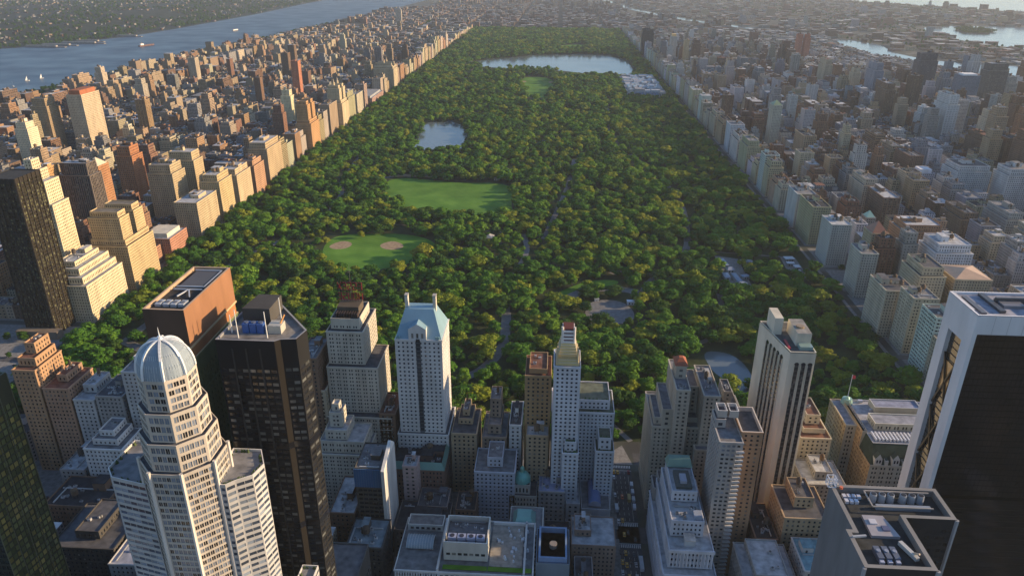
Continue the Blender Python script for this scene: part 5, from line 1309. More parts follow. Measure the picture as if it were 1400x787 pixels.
# trees of the park on a jittered grid
sp = 16.0
gx, gy = np.meshgrid(np.arange(PARK[0] + 5, PARK[2] - 4, sp), np.arange(PARK[1] + 8, PARK[3] - 4, sp))
tx = (gx + rng.uniform(-.42, .42, gx.shape) * sp + (np.arange(gx.shape[0]) % 2)[:, None] * sp / 2).ravel(); ty = (gy + rng.uniform(-.42, .42, gx.shape) * sp).ravel()
keep = (tx > PARK[0] + 4) & (tx < PARK[2] - 4)
jx, jy = rng.normal(0, 4.5, tx.shape), rng.normal(0, 4.5, tx.shape)
for p in CLEAR:
    cx, cy2 = np.mean([q[0] for q in p]), np.mean([q[1] for q in p])
    size = max(q[0] for q in p) - min(q[0] for q in p)
    g = 1 + (3.0 if size < 400 else 12.0) / (size / 2)
    big = [((q[0] - cx) * g + cx, (q[1] - cy2) * g + cy2) for q in p]
    keep &= ~inpoly(tx + jx, ty + jy, big)
keep &= ~inpoly(tx, ty, [(200, 2300), (600, 2180), (780, 2150), (800, 2250), (600, 2260), (400, 2300), (230, 2400)])
for pts, w in ROADS:
    pp = np.array(pts, float)
    for a, b in zip(pp[:-1], pp[1:]):
        d = b - a; L2 = (d ** 2).sum(); t = np.clip(((tx - a[0]) * d[0] + (ty - a[1]) * d[1]) / L2, 0, 1)
        keep &= np.hypot(tx - a[0] - t * d[0], ty - a[1] - t * d[1]) > w * .5 + .6
keep &= rng.random(tx.shape) > .05
tx, ty = tx[keep], ty[keep]
farther = ty > 1500
keep2 = ~farther | (rng.random(len(tx)) < .8)
tx, ty = tx[keep2], ty[keep2]
th = rng.uniform(10, 20, len(tx)) * np.where(rng.random(len(tx)) < .15, 1.2, 1) * np.where(ty > 1500, 1.12, 1)
# a few trees that stand alone on the lawns
for x, y in ((252, 640), (258, 634), (232, 462), (318, 480), (306, 352), (210, 610), (455, 575), (462, 590), (560, 300), (640, 370)):
    tx = np.append(tx, x); ty = np.append(ty, y); th = np.append(th, 15)
grove = .5 + .25 * np.sin(tx / 47 + 1.3 * np.sin(ty / 61)) + .25 * np.sin(ty / 39 + 1.1 * np.sin(tx / 53))
th = th * (.78 + .42 * grove)
tr = np.clip(th * rng.uniform(.46, .84, len(tx)), 4.5, 15)

# which of them show: an item buffer seen from the camera
BW_, BH_ = 512, 288
def project(P):
    d = np.asarray(P, float) - np.array(CAM); z = d @ np.array(FWD)
    z = np.maximum(z, 1.0)
    return (700 + FPX * (d @ np.array(R2)) / z) * BW_ / 1400, (393.5 - FPX * (d @ np.array(U2)) / z) * BH_ / 787, z
boxes = [(a[0], a[1], a[2], a[3], a[4], -1) for a in HEROFOOT] + [(l[0], l[1], l[2], l[3], l[4], i) for i, l in enumerate(LOTS)]
nl = len(LOTS)
near = np.where(ty < 1500)[0]
boxes += [(tx[i] - tr[i] * .85, ty[i] - tr[i] * .85, tx[i] + tr[i] * .85, ty[i] + tr[i] * .85, th[i], nl + i) for i in near]
Bx = np.array([b[:5] for b in boxes]); ids = np.array([b[5] for b in boxes])
cor = np.stack([np.stack([Bx[:, 2 * ((k & 1)) + 0], Bx[:, 1 + 2 * ((k >> 1) & 1)], Bx[:, 4] * ((k >> 2) & 1)], -1) for k in range(8)], 1)
X, Y, Z = project(cor.reshape(-1, 3)); X, Y, Z = X.reshape(-1, 8), Y.reshape(-1, 8), Z.reshape(-1, 8)
dist = np.hypot((Bx[:, 0] + Bx[:, 2]) / 2 - CAM[0], (Bx[:, 1] + Bx[:, 3]) / 2 - CAM[1])
buf = np.full((BH_, BW_), -1, int)
for i in np.argsort(-dist):
    if Z[i].min() <= 2: continue
    xa, xb, ya, yb = X[i].min(), X[i].max(), Y[i].min(), Y[i].max()
    if xb < 0 or yb < 0 or xa >= BW_ or ya >= BH_ or (xb - xa) * (yb - ya) < 1.5: continue
    ix0, ix1, iy0, iy1 = max(0, int(xa)), min(BW_, int(xb) + 1), max(0, int(ya)), min(BH_, int(yb) + 1)
    if ix1 <= ix0 or iy1 <= iy0: continue
    gx_, gy_ = np.meshgrid(np.arange(ix0, ix1) + .5, np.arange(iy0, iy1) + .5)
    side = (0, 2, 6, 4) if Bx[i, 0] > CAM[0] else (1, 3, 7, 5)
    msk = np.zeros(gx_.shape, bool)
    for q in ((0, 1, 5, 4), side, (4, 5, 7, 6)):
        s = np.zeros(gx_.shape, int)
        for k in range(4):
            a, b = q[k], q[(k + 1) % 4]
            s += np.where((X[i, b] - X[i, a]) * (gy_ - Y[i, a]) - (Y[i, b] - Y[i, a]) * (gx_ - X[i, a]) > 0, 1, -1)
        msk |= np.abs(s) == 4
    buf[iy0:iy1, ix0:ix1][msk] = ids[i]
cnt = np.bincount(buf[buf >= 0].ravel(), minlength=nl + len(tx))
lot_cnt, tree_cnt = cnt[:nl], cnt[nl:nl + len(tx)]
N_LOTS = 178
top_lots = [int(i) for i in np.argsort(-lot_cnt, kind='stable')[:N_LOTS] if lot_cnt[i] > 0]
N_TREES = 290
top_trees = [int(i) for i in np.argsort(-tree_cnt, kind='stable')[:N_TREES] if tree_cnt[i] > 0]

PARKMARKS = [(222, 400, 'the clay ball diamonds'), (320, 680, 'the big striped lawn'), (580, 245, 'the paved rink'), (700, 90, 'the curved pond'), (750, 370, 'the low grey pavilions'), (460, 170, 'the winding drive'),
             (835, 400, 'the small walled yard'), (250, 1180, 'the dark lake'), (-12, 100, 'the traffic circle'), (450, 1950, 'the far oval lawn')]
ORD = ['', 'second nearest', 'third nearest', 'fourth nearest', 'fifth nearest', 'sixth nearest', 'seventh nearest', 'eighth nearest', 'ninth nearest', 'tenth nearest', 'eleventh nearest', 'twelfth nearest'] + [f'{n}th nearest' for n in range(13, 60)]
def side_of(x, y, mx, my):
    a = project([(x, y, 10)]); b = project([(mx, my, 10)])
    dx, dy = (a[0][0] - b[0][0]), (a[1][0] - b[1][0]) * 1.6
    if abs(dx) > abs(dy): return 'left of' if dx < 0 else 'right of'
    return 'beyond' if dy < 0 else 'in front of'
USED = {}
def describe(items, marks):
    """items: (key, x, y, words). Gives every item a phrase that no other item has."""
    out = {}
    groups = {}
    for key, x, y, words in items:
        mx, my, ms = min(marks, key=lambda m: math.hypot(m[0] - x, (m[1] - y) * .7))
        s = side_of(x, y, mx, my)
        groups.setdefault((words, s, ms), []).append((math.hypot(mx - x, my - y), key))
    for (words, s, ms), lst in groups.items():
        lst.sort()
        for n, (_, key) in enumerate(lst):
            o = ORD[min(n, len(ORD) - 1)].replace(' nearest', '') if n > 0 else ''
            out[key] = f"{words}, {'the nearest' if n == 0 and len(lst) > 1 else o} {s} {ms}".replace(',  ', ', ').replace('  ', ' ') if len(lst) > 1 else f"{words} {s} {ms}"
    return out

def size_word(h, w):
    if h > 75: return 'tall'
    if h > 45: return 'high'
    if h > 25: return 'mid-height'
    return 'low'
feat = {}
items = []
for i in top_lots:
    x0, y0, x1, y1, h, k, c, rk, zn, fr = LOTS[i]
    R = random.Random(i)
    f = dict(tank=R.random() < (.7 if h > 22 else .25), step=h > 40 and R.random() < .6, n=R.randint(0, 3))
    feat[i] = f
    w = f"{k} {size_word(h, 0)} {'stepped ' if f['step'] else ''}{'park-front ' if fr else ''}building, {'light' if rk == 'pale' else rk.split()[-1] if rk == 'reddish' else rk.split()[0]} roof"
    items.append((i, (x0 + x1) / 2, (y0 + y1) / 2, w))
lab = describe(items, LAND)
for i in top_lots:
    x0, y0, x1, y1, h, k, c, rk, zn, fr = LOTS[i]; f = feat[i]
    T = [(rect(x0, y0, x1, y1), 0, h * .82 if f['step'] else h)]
    if f['step']:
        ix = min(3, (x1 - x0) * .12); T.append((rect(x0 + ix, y0 + min(3.5, (y1 - y0) * .12), x1 - ix, y1 - 2), h * .82, h))
    near_ = y0 < 900
    st = dict(col=c, bay=random.choice((2.6, 2.9, 3.3)), fl=random.choice((3.1, 3.3, 3.6)), ww=random.uniform(.36, .55), wh=random.uniform(.44, .6), blinds=.2, pair=random.random() < .3, glass=(.025, .03, .035))
    if random.random() < .12: st.update(ww=.88, wh=.45, bay=3.2)
    small = lot_cnt[i] < 25
    if small:
        org = ((x0 + x1) / 2, (y0 + y1) / 2, 0); root = thing('city_building', lab[i], 'building', org, 'ordinary city buildings around the park')
        m = MB(); rr = MB()
        for p, a, b in T: walls(m, p, a, b, st); rr = MB(); roofslab(rr, p, b, c, ROOFC[rk]); rr.build('roof', root, org)
        m.build('wall', root, org)
        rooftop(root, org, (x0 + 1.5, y0 + 1.5, x1 - 1.5, y1 - 1.5) if not f['step'] else (x0 + 5, y0 + 5, x1 - 5, y1 - 4), h - 1, c, 1, 1 if f['tank'] else 0, 0, ROOFC[rk])
    else: building('city_building', lab[i], T, st, rk, 'building', 'ordinary city buildings around the park', tanks=int(f['tank']) + (f['n'] == 3), bulk=1 + (x1 - x0 > 25), ac=2 + f['n'])

# the rest of the lots as one mass
rest = [l for i, l in enumerate(LOTS) if i not in set(top_lots)]
def mass(name, lots, hfun=None):
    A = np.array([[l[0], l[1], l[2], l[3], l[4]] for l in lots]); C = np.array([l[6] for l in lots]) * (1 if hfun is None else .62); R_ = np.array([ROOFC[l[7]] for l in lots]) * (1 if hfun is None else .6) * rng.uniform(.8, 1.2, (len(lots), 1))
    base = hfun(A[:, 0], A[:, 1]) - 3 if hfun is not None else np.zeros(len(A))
    mb = MB()
    def put(A, z0, z1, C, R_, win=True):
        x0, y0, x1, y1 = A[:, 0], A[:, 1], A[:, 2], A[:, 3]
        off = rng.integers(0, 40, len(A)) * 3.3
        for (ax, ay, bx, by) in ((x0, y0, x1, y0), (x1, y0, x1, y1), (x1, y1, x0, y1), (x0, y1, x0, y0)):
            q = np.stack([np.stack([ax, ay, z0], -1), np.stack([bx, by, z0], -1), np.stack([bx, by, z1], -1), np.stack([ax, ay, z1], -1)], 1)
            L = np.hypot(bx - ax, by - ay)
            uv = np.stack([np.stack([off, z0 * 0], -1), np.stack([off + L, z0 * 0], -1), np.stack([off + L, z1 - z0], -1), np.stack([off, z1 - z0], -1)], 1)
            mb.quads(q, M_FAR if win else M_WALL, C, uv)
        q = np.stack([np.stack([x0, y0, z1], -1), np.stack([x1, y0, z1], -1), np.stack([x1, y1, z1], -1), np.stack([x0, y1, z1], -1)], 1)
        mb.quads(q, M_ROOF, R_, np.zeros((len(A), 4, 2)))
    H = A[:, 4]; step = (H > 38) & (rng.random(len(A)) < .6)
    z1 = base + np.where(step, H * .8, H)
    put(A, base, z1, C, R_)
    s = np.where(step)[0]
    if len(s):
        B = A[s].copy(); w = B[:, 2] - B[:, 0]; d = B[:, 3] - B[:, 1]
        B[:, 0] += w * .13; B[:, 2] -= w * .13; B[:, 1] += d * .13; B[:, 3] -= d * .1
        put(B, z1[s], base[s] + H[s], C[s], R_[s])
    # roof sheds, tanks and small plant
    for rep, frac, hh in ((0, .75, (2.5, 6)), (1, .4, (2, 4)), (2, .35, (4, 8))):
        k = np.where((rng.random(len(A)) < frac) & (A[:, 2] - A[:, 0] > 6.5) & (A[:, 1] < 3200))[0]
        w = A[k, 2] - A[k, 0]; d = A[k, 3] - A[k, 1]
        sw = np.minimum(w * .32, 7) if rep < 2 else np.full(len(k), 2.6); sdp = np.minimum(d * .3, 6) if rep < 2 else np.full(len(k), 2.6)
        cx = A[k, 0] + w * .2 + (w * .6 - sw) * rng.random(len(k)); cy2 = A[k, 1] + d * .2 + (d * .6 - sdp) * rng.random(len(k))
        top = base[k] + H[k]
        g = rng.uniform(.6, 1.3, (len(k), 1))
        cc = C[k] * g if rep < 2 else np.tile([.12, .08, .05], (len(k), 1)) * g
        put(np.stack([cx, cy2, cx + sw, cy2 + sdp], 1), top, top + rng.uniform(*hh, len(k)), np.clip(cc, 0, .75), np.clip(R_[k] * 1.5, 0, .7), False)
    o = mb.build(name, None)
    tag(o, kind='stuff')
    return o
tag(mass('city_buildings', [l for l in rest if l[8] != 'nj']), 'countless brick and stone city buildings spreading to the horizon around the park', 'buildings')
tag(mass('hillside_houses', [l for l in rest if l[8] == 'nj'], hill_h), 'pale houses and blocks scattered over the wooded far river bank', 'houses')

# ------------------------------------------------------------------ trees
def leaf_mat(name, c_dark, c_mid, c_light):
    m, t, b = mat_new(name)
    oi = N(t, "ShaderNodeObjectInfo")
    g = N(t, "ShaderNodeNewGeometry")
    rp = N(t, "ShaderNodeValToRGB"); rp.color_ramp.elements[0].color = (*c_dark, 1); rp.color_ramp.elements[1].color = (*c_light, 1)
    e = rp.color_ramp.elements.new(.5); e.color = (*c_mid, 1)
    nz = N(t, "ShaderNodeTexNoise"); nz.inputs['Scale'].default_value = .011; nz.inputs['Detail'].default_value = 2
    t.links.new(oi.outputs['Location'], nz.inputs['Vector'])
    mr = N(t, "ShaderNodeMapRange"); mr.inputs['From Min'].default_value = .35; mr.inputs['From Max'].default_value = .65
    t.links.new(nz.outputs[0], mr.inputs['Value'])
    a1 = N(t, "ShaderNodeMath", operation='MULTIPLY_ADD'); a1.inputs[1].default_value = .55
    t.links.new(oi.outputs['Random'], a1.inputs[0])
    s2 = N(t, "ShaderNodeMath", operation='MULTIPLY'); s2.inputs[1].default_value = .45
    t.links.new(mr.outputs[0], s2.inputs[0]); t.links.new(s2.outputs[0], a1.inputs[2])
    t.links.new(a1.outputs[0], rp.inputs[0])
    n2 = N(t, "ShaderNodeTexNoise"); n2.inputs['Scale'].default_value = .9
    t.links.new(g.outputs['Position'], n2.inputs['Vector'])
    m2 = N(t, "ShaderNodeMapRange"); m2.inputs['To Min'].default_value = .6; m2.inputs['To Max'].default_value = 1.4
    t.links.new(n2.outputs[0], m2.inputs['Value'])
    sc = N(t, "ShaderNodeVectorMath", operation='SCALE')
    t.links.new(rp.outputs[0], sc.inputs[0]); t.links.new(m2.outputs[0], sc.inputs['Scale'])
    t.links.new(sc.outputs[0], b.inputs['Base Color'])
    b.inputs['Roughness'].default_value = .75; b.inputs['Specular IOR Level'].default_value = .15
    tl = N(t, "ShaderNodeBsdfTranslucent"); mx = N(t, "ShaderNodeMixShader"); mx.inputs[0].default_value = .28
    t.links.new(sc.outputs[0], tl.inputs['Color'])
    out = t.nodes["Material Output"]
    t.links.new(b.outputs[0], mx.inputs[1]); t.links.new(tl.outputs[0], mx.inputs[2]); t.links.new(mx.outputs[0], out.inputs[0])
    return m
LEAF = [leaf_mat("green_leaves", (.028, .092, .012), (.078, .19, .016), (.175, .30, .024)),
        leaf_mat("yellow_green_leaves", (.15, .21, .018), (.21, .26, .020), (.27, .28, .024)),
        leaf_mat("turning_leaves", (.15, .12, .018), (.20, .15, .02), (.26, .17, .025)),
        leaf_mat("dark_leaves", (.025, .065, .012), (.045, .105, .014), (.075, .14, .016))]
M_BARK = simple_mat("bark", (.05, .04, .03), (.11, .09, .07), 1.5)
def crown_mesh(seed, leaves, lobes, lsz, mat, tall=1.0):
    """Unit-height tree crown: leaf clumps over uneven lobes. Base at z=.22, top at 1."""
    R = np.random.default_rng(seed)
    V, F = [], []
    cs = []
    for i in range(lobes):
        a = R.uniform(0, 2 * np.pi); rr = .29 * np.sqrt(R.uniform(0, 1)); z = R.uniform(.42, .86) - rr * .7
        rr *= 1.15 - abs(z - .55) * 1.1
        s = R.uniform(.10, .19)
        cs.append((rr * np.cos(a), rr * np.sin(a), z * tall + (1 - tall) * .3, s))
    cs.append((0, 0, .55, .2)); cs.append((.05, -.04, .8, .13))
    per = leaves // len(cs)
    pts, nrm = [], []
    for x, y, z, s in cs:
        d = R.normal(size=(per, 3)); d /= np.linalg.norm(d, axis=1)[:, None]; d[:, 2] = np.where(R.random(per) < .6, np.abs(d[:, 2]), d[:, 2])
        rad = s * R.uniform(.75, 1.1, per)[:, None]
        pts.append(np.array([x, y, z]) + d * rad * [1.12, 1.12, .92]); nrm.append(d)
    P = np.concatenate(pts); D = np.concatenate(nrm) + R.normal(scale=.32, size=P.shape); D /= np.linalg.norm(D, axis=1)[:, None]
    T = np.cross(D, R.normal(size=P.shape)); T /= np.linalg.norm(T, axis=1)[:, None]; B = np.cross(D, T)
    s = lsz * R.uniform(.6, 1.35, len(P))[:, None]
    quad = np.stack([P - T * s - B * s * .8, P + T * s * .9 - B * s, P + T * s + B * s * .9, P - T * s * .8 + B * s], 1)
    quad += R.normal(scale=lsz * .18, size=quad.shape)
    V = quad.reshape(-1, 3); F = np.arange(len(V)).reshape(-1, 4)
    # dark inner mass so that the crown is not hollow
    v2, f2 = [], []
    for x, y, z, s_ in cs:
        k = len(V) + len(v2); r = s_ * .8
        o = [(1, 0, 0), (0, 1, 0), (-1, 0, 0), (0, -1, 0), (0, 0, 1), (0, 0, -1)]
        v2 += [(x + a * r, y + b * r, z + c * r * .85) for a, b, c in o]
        f2 += [(k, k + 1, k + 4), (k + 1, k + 2, k + 4), (k + 2, k + 3, k + 4), (k + 3, k, k + 4), (k + 1, k, k + 5), (k + 2, k + 1, k + 5), (k + 3, k + 2, k + 5), (k, k + 3, k + 5)]
    me = bpy.data.meshes.new('crown'); me.from_pydata(V.tolist() + v2, [], F.tolist() + f2); me.materials.append(mat)
    return me
def trunk_mesh(seed):
    R = random.Random(seed); m = MB()
    def limb(a, b, r0, r1, n=6):
        a, b = Vector(a), Vector(b); d = (b - a).normalized(); u = d.cross(Vector((.3, 1, .1))).normalized(); v = d.cross(u)
        A = [a + (u * math.cos(t) + v * math.sin(t)) * r0 for t in [2 * math.pi * i / n for i in range(n)]]
        B = [b + (u * math.cos(t) + v * math.sin(t)) * r1 for t in [2 * math.pi * i / n for i in range(n)]]
        m.quads([[A[i], A[(i + 1) % n], B[(i + 1) % n], B[i]] for i in range(n)], M_BARK, (.1, .1, .1))
    limb((0, 0, 0), (0.01, .005, .34), .028, .02)
    for k in range(5):
        a = k * 1.26 + R.uniform(-.3, .3); limb((.01, .005, .3 + .02 * k), (.2 * math.cos(a), .2 * math.sin(a), R.uniform(.5, .72)), .014, .005, 5)
    o = m.build('trunk'); me = o.data; bpy.data.objects.remove(o); return me
TRUNKS = [trunk_mesh(k) for k in range(3)]
NV = 6
CROWNS = {}
for c in range(4):
    CROWNS[c] = [crown_mesh(100 + 10 * c + k, 1150, 13 + (k % 3) * 3, .031, LEAF[c], (1.0, .92, 1.08)[k % 3]) for k in range(NV if c in (0, 3) else 3)]
CW = ['mid-green', 'yellow-green', 'orange-tinged', 'dark green']
tcol = rng.choice([0, 1, 2, 3], len(tx), p=[.60, .19, .010, .20])
tvar = rng.integers(0, 6, len(tx))
items = []
for i in top_trees:
    sh = 'tall' if th[i] > 18 else ('small' if th[i] < 13 else ('broad' if tr[i] / th[i] > .45 else 'rounded'))
    items.append((i, float(tx[i]), float(ty[i]), f"{CW[tcol[i]]} {sh} leafy tree"))
marks = PARKMARKS + [m for m in LAND if m[1] > -130 and m[1] < 700 and m[2] not in ('the brown court block',)]
tl_ = describe(items, marks)
first = {}
for i in top_trees:
    root = thing('park_tree', tl_[i], 'tree', (float(tx[i]), float(ty[i]), .12), 'broadleaf trees of the park')
    c = int(tcol[i]); me = CROWNS[c][tvar[i] % len(CROWNS[c])]
    a = random.uniform(0, 6.28); s = float(th[i]); w = float(tr[i]) / .42
    cr = bpy.data.objects.new('crown', me); scene.collection.objects.link(cr); cr.parent = root; cr.scale = (w, w, s); cr.rotation_euler[2] = a
    tk = bpy.data.objects.new('trunk', random.choice(TRUNKS)); scene.collection.objects.link(tk); tk.parent = root; tk.scale = (s * .8, s * .8, s); tk.rotation_euler[2] = a
    first.setdefault((c, int(tvar[i] % len(CROWNS[c]))), cr)

def gn_forest(name, X, Y_, Zb, Wd, Ht, protos, label, seed):
    """One object whose geometry nodes repeat whole crowns over points."""
    n = len(X); me = bpy.data.meshes.new(name)
    me.vertices.add(n); me.vertices.foreach_set("co", np.stack([X, Y_, Zb], -1).astype(np.float32).ravel())
    sc_ = me.attributes.new("tree_scale", 'FLOAT_VECTOR', 'POINT'); sc_.data.foreach_set("vector", np.stack([Wd, Wd, Ht], -1).astype(np.float32).ravel())
    rt = me.attributes.new("tree_turn", 'FLOAT_VECTOR', 'POINT'); R = np.random.default_rng(seed)
    rt.data.foreach_set("vector", np.stack([np.zeros(n), np.zeros(n), R.uniform(0, 6.28, n)], -1).astype(np.float32).ravel())
    pr = np.array([p[1] for p in protos], float); ix = me.attributes.new("tree_kind", 'INT', 'POINT')
    ix.data.foreach_set("value", R.choice(len(protos), n, p=pr / pr.sum()).astype(np.int32))
    o = bpy.data.objects.new(name, me); scene.collection.objects.link(o)
    ng = bpy.data.node_groups.new(name, 'GeometryNodeTree')
    ng.interface.new_socket("Geometry", in_out='INPUT', socket_type='NodeSocketGeometry'); ng.interface.new_socket("Geometry", in_out='OUTPUT', socket_type='NodeSocketGeometry')
    gi, go = ng.nodes.new('NodeGroupInput'), ng.nodes.new('NodeGroupOutput')
    join = ng.nodes.new('GeometryNodeJoinGeometry')
    gti = ng.nodes.new('GeometryNodeGeometryToInstance')
    for ob, _ in protos[::-1]:
        inf = ng.nodes.new('GeometryNodeObjectInfo'); inf.transform_space = 'ORIGINAL'; inf.inputs['Object'].default_value = ob; inf.inputs['As Instance'].default_value = True
        ng.links.new(inf.outputs['Geometry'], join.inputs[0])
    iop = ng.nodes.new('GeometryNodeInstanceOnPoints'); iop.inputs['Pick Instance'].default_value = True
    def na(nm, tp):
        a = ng.nodes.new('GeometryNodeInputNamedAttribute'); a.data_type = tp; a.inputs['Name'].default_value = nm; return a.outputs[0]
    ng.links.new(gi.outputs[0], iop.inputs['Points']); ng.links.new(join.outputs[0], iop.inputs['Instance'])
    ng.links.new(na("tree_kind", 'INT'), iop.inputs['Instance Index']); ng.links.new(na("tree_turn", 'FLOAT_VECTOR'), iop.inputs['Rotation']); ng.links.new(na("tree_scale", 'FLOAT_VECTOR'), iop.inputs['Scale'])
    ng.links.new(iop.outputs[0], go.inputs[0])
    md = o.modifiers.new('forest', 'NODES'); md.node_group = ng
    tag(o, label, 'trees', None, 'stuff'); return o
pool = []; dark_pool = []
share = {0: .60, 1: .19, 2: .010, 3: .20}
for (c, v), ob in first.items():
    nn = sum(1 for k in first if k[0] == c); pool.append((ob, share[c] / nn))
    if c == 3: dark_pool.append((ob, 1))
mk_ = np.ones(len(tx), bool); mk_[top_trees] = False
X1, Y1, H1, W1 = tx[mk_], ty[mk_], th[mk_], tr[mk_] / .42
gn_forest('park_trees', X1, Y1, np.full(len(X1), .12), W1, H1, pool, 'dense canopy of countless park trees running into the distance', 3)
# smaller masses: riverside park, far-bank woods, northern parks, islands, street trees
R = np.random.default_rng(11)
def cloud(n, fx): 
    out = [];
    while len(out) < n:
        p = fx()
        if p is not None: out.append(p)
    return out
pts = []
for _ in range(900):
    y = R.uniform(300, 5200); xw = np.interp(y, [p[1] for p in WSHORE], [p[0] for p in WSHORE]); pts.append((xw + R.uniform(12, 95), y, 0, 13))
for _ in range(8500):
    y = 1800 + 9000 * R.random() ** 1.2; xs = np.interp(y, [p[1] for p in NJ], [p[0] for p in NJ]); x = xs - 40 - 3400 * R.random() ** 1.5
    if math.sin(x / 140 + y / 310) + math.sin(y / 170 - x / 260) > -.5 or xs - x < 330 and xs - x > 110: pts.append((x, y, float(hill_h(x, y)) - 1, R.uniform(12, 20)))
for _ in range(900): pts.append((R.uniform(-460, -330), R.uniform(4150, 5100), 0, 14))
for _ in range(500):
    x, y = R.uniform(2850, 3170), R.uniform(4090, 4580)
    if bool(inpoly(x, y, ISLAND)): pts.append((x, y, 2.4, 12))
for _ in range(6000):
    x, y = R.uniform(1900, 6000), R.uniform(2600, 8500)
    if x > np.interp(y, [p[1] for p in ESHORE], [p[0] for p in ESHORE]) + 60 and not inw(x, y) and math.sin(x / 190) + math.sin(y / 230 + x / 400) > -.3: pts.append((x, y, 0, R.uniform(10, 18)))
for _ in range(6500):   # back gardens and street trees
    b = BLOCKS[R.integers(0, len(BLOCKS))]
    if b[4] in ('mid',) or b[2] > np.interp(b[1], [p[1] for p in ESHORE], [p[0] for p in ESHORE]) - 25: continue
    ym = (b[1] + b[3]) / 2
    if R.random() < .6: pts.append((R.uniform(b[0] + 32, max(b[0] + 33, b[2] - 32)), ym + R.uniform(-3, 3), 0, R.uniform(8, 13)))
    else: pts.append((R.uniform(b[0] + 10, b[2] - 10), b[3] + R.choice((3.5, 13)), 0, R.uniform(7, 10)))
pts = np.array(pts)
gn_forest('distant_trees', pts[:, 0], pts[:, 1], pts[:, 2], pts[:, 3] * 1.1, pts[:, 3], dark_pool, 'distant woods, waterside parks and street trees beyond the main park', 5)

# ------------------------------------------------------------------ buildings inside the park
def museum():
    x0, y0, x1, y1 = MUSEUM; org = ((x0 + x1) / 2, (y0 + y1) / 2, 0)
    root = thing('art_museum', 'huge low pale museum with many glass roof pyramids and vaults among the park trees', 'museum', org)
    R = random.Random(4); m = MB(); r = MB()
    st = dict(col=(.50, .50, .49), bay=5, fl=8, ww=.5, wh=.5)
    walls(m, rect(x0, y0, x1, y1), 0, 17, st); roofslab(r, rect(x0, y0, x1, y1), 17, (.5, .5, .5), (.34, .35, .36)); m.build('wall', root, org); r.build('roof', root, org)
    y = y0 + 6
    while y < y1 - 24:
        x = x0 + 5
        while x < x1 - 18:
            w, d, h = R.uniform(12, 30), R.uniform(14, 34), R.uniform(3, 9); w = min(w, x1 - 4 - x); d = min(d, y1 - 3 - y)
            q = MB(); g = R.uniform(.3, .62); q.prism(rect(x, y, x + w, y + d), 16, 16 + h, M_WALL, (g, g, g), topmat=M_ROOF, topcol=(g * .9, g * .92, g))
            if R.random() < .5: q.loft(rect(x + 2, y + 2, x + w - 2, y + d - 2), 16 + h, rect(x + w * .4, y + d * .4, x + w * .6, y + d * .6), 20 + h, M_GLASS, (.35, .4, .45))
            q.build('gallery_wing', root, org); x += w + R.uniform(1, 4)
        y += R.uniform(24, 36)
    for k in range(16):
        q = MB(); x = x0 + 20 + k * 4.6; q.loft(rect(x, y0 - 8, x + 4, y0 + 3), 6, rect(x + 1.8, y0 - 4, x + 2.2, y0 + 3), 17.5, M_GLASS, (.22, .32, .5)); q.build('sloped_glazing', root, org)
museum()
def low_pavilion(name, label, x, y, w, d, h, col, roof, rz=0, hip=True):
    root = thing(name, label, 'pavilion', (x, y, .15), None, rz); m = MB()
    facade(m, (-w / 2, -d / 2), (w / 2, -d / 2), 0, h, dict(col=col, bay=3, fl=h - .8, ww=.5, wh=.6, par=.5))
    m.quads([[(w / 2, -d / 2, 0), (w / 2, d / 2, 0), (w / 2, d / 2, h), (w / 2, -d / 2, h)], [(w / 2, d / 2, 0), (-w / 2, d / 2, 0), (-w / 2, d / 2, h), (w / 2, d / 2, h)], [(-w / 2, d / 2, 0), (-w / 2, -d / 2, 0), (-w / 2, -d / 2, h), (-w / 2, d / 2, h)]], M_WALL, col)
    m.build('wall', root)
    r = MB(); a, b = rect(-w / 2 - .5, -d / 2 - .5, w / 2 + .5, d / 2 + .5), (rect(-w * .25, -.6, w * .25, .6) if w > d else rect(-.6, -d * .25, .6, d * .25))
    if hip: r.loft(a, h, b, h + min(w, d) * .28, M_METAL, roof); r.poly([(*q, h + min(w, d) * .28) for q in b], M_METAL, roof)
    else: r.prism(a, h, h + .6, M_METAL, roof)
    r.build('roof', root)
low_pavilion('skating_pavilion', 'white box-like shelter on the rim of the paved rink', 610, 262, 12, 5, 4, (.6, .6, .66), (.62, .63, .72), 0, False)
low_pavilion('rink_hut', 'small white hut on the left rim of the paved rink', 568, 268, 5, 3, 3, (.6, .6, .6), (.7, .7, .7), .2, False)
for i, (x, y, w, d, rz, lb) in enumerate([(746, 312, 10, 16, .15, 'pale hipped animal house at the near end of the pavilion row'), (752, 325, 14, 8, .3, 'blue-grey roofed hall, second in the pavilion row from the near end'), (750, 345, 6, 26, .12, 'long narrow grey glass gallery in the middle of the pavilion row'), (747, 372, 10, 9, .2, 'square blue-grey house beyond the long narrow gallery'),
      (744, 395, 5, 24, .12, 'long thin covered walk at the far end of the pavilion row'), (762, 350, 9, 7, .4, 'small peaked house right of the long narrow gallery'), (738, 350, 7, 16, .05, 'low pale shed left of the long narrow gallery'), (778, 372, 9, 22, 0, 'flat paved-roof hall right of the pavilion row'), (775, 402, 16, 7, 0, 'pale gabled hall beyond the flat paved-roof hall'), (795, 320, 14, 7, .1, 'dark low building between pavilion row and walled yard')]):
    low_pavilion('garden_pavilion', lb, x, y, w, d, 4.5, (.38, .38, .38), random.choice([(.26, .30, .38), (.33, .36, .42), (.42, .43, .44)]), rz, i not in (4, 7))
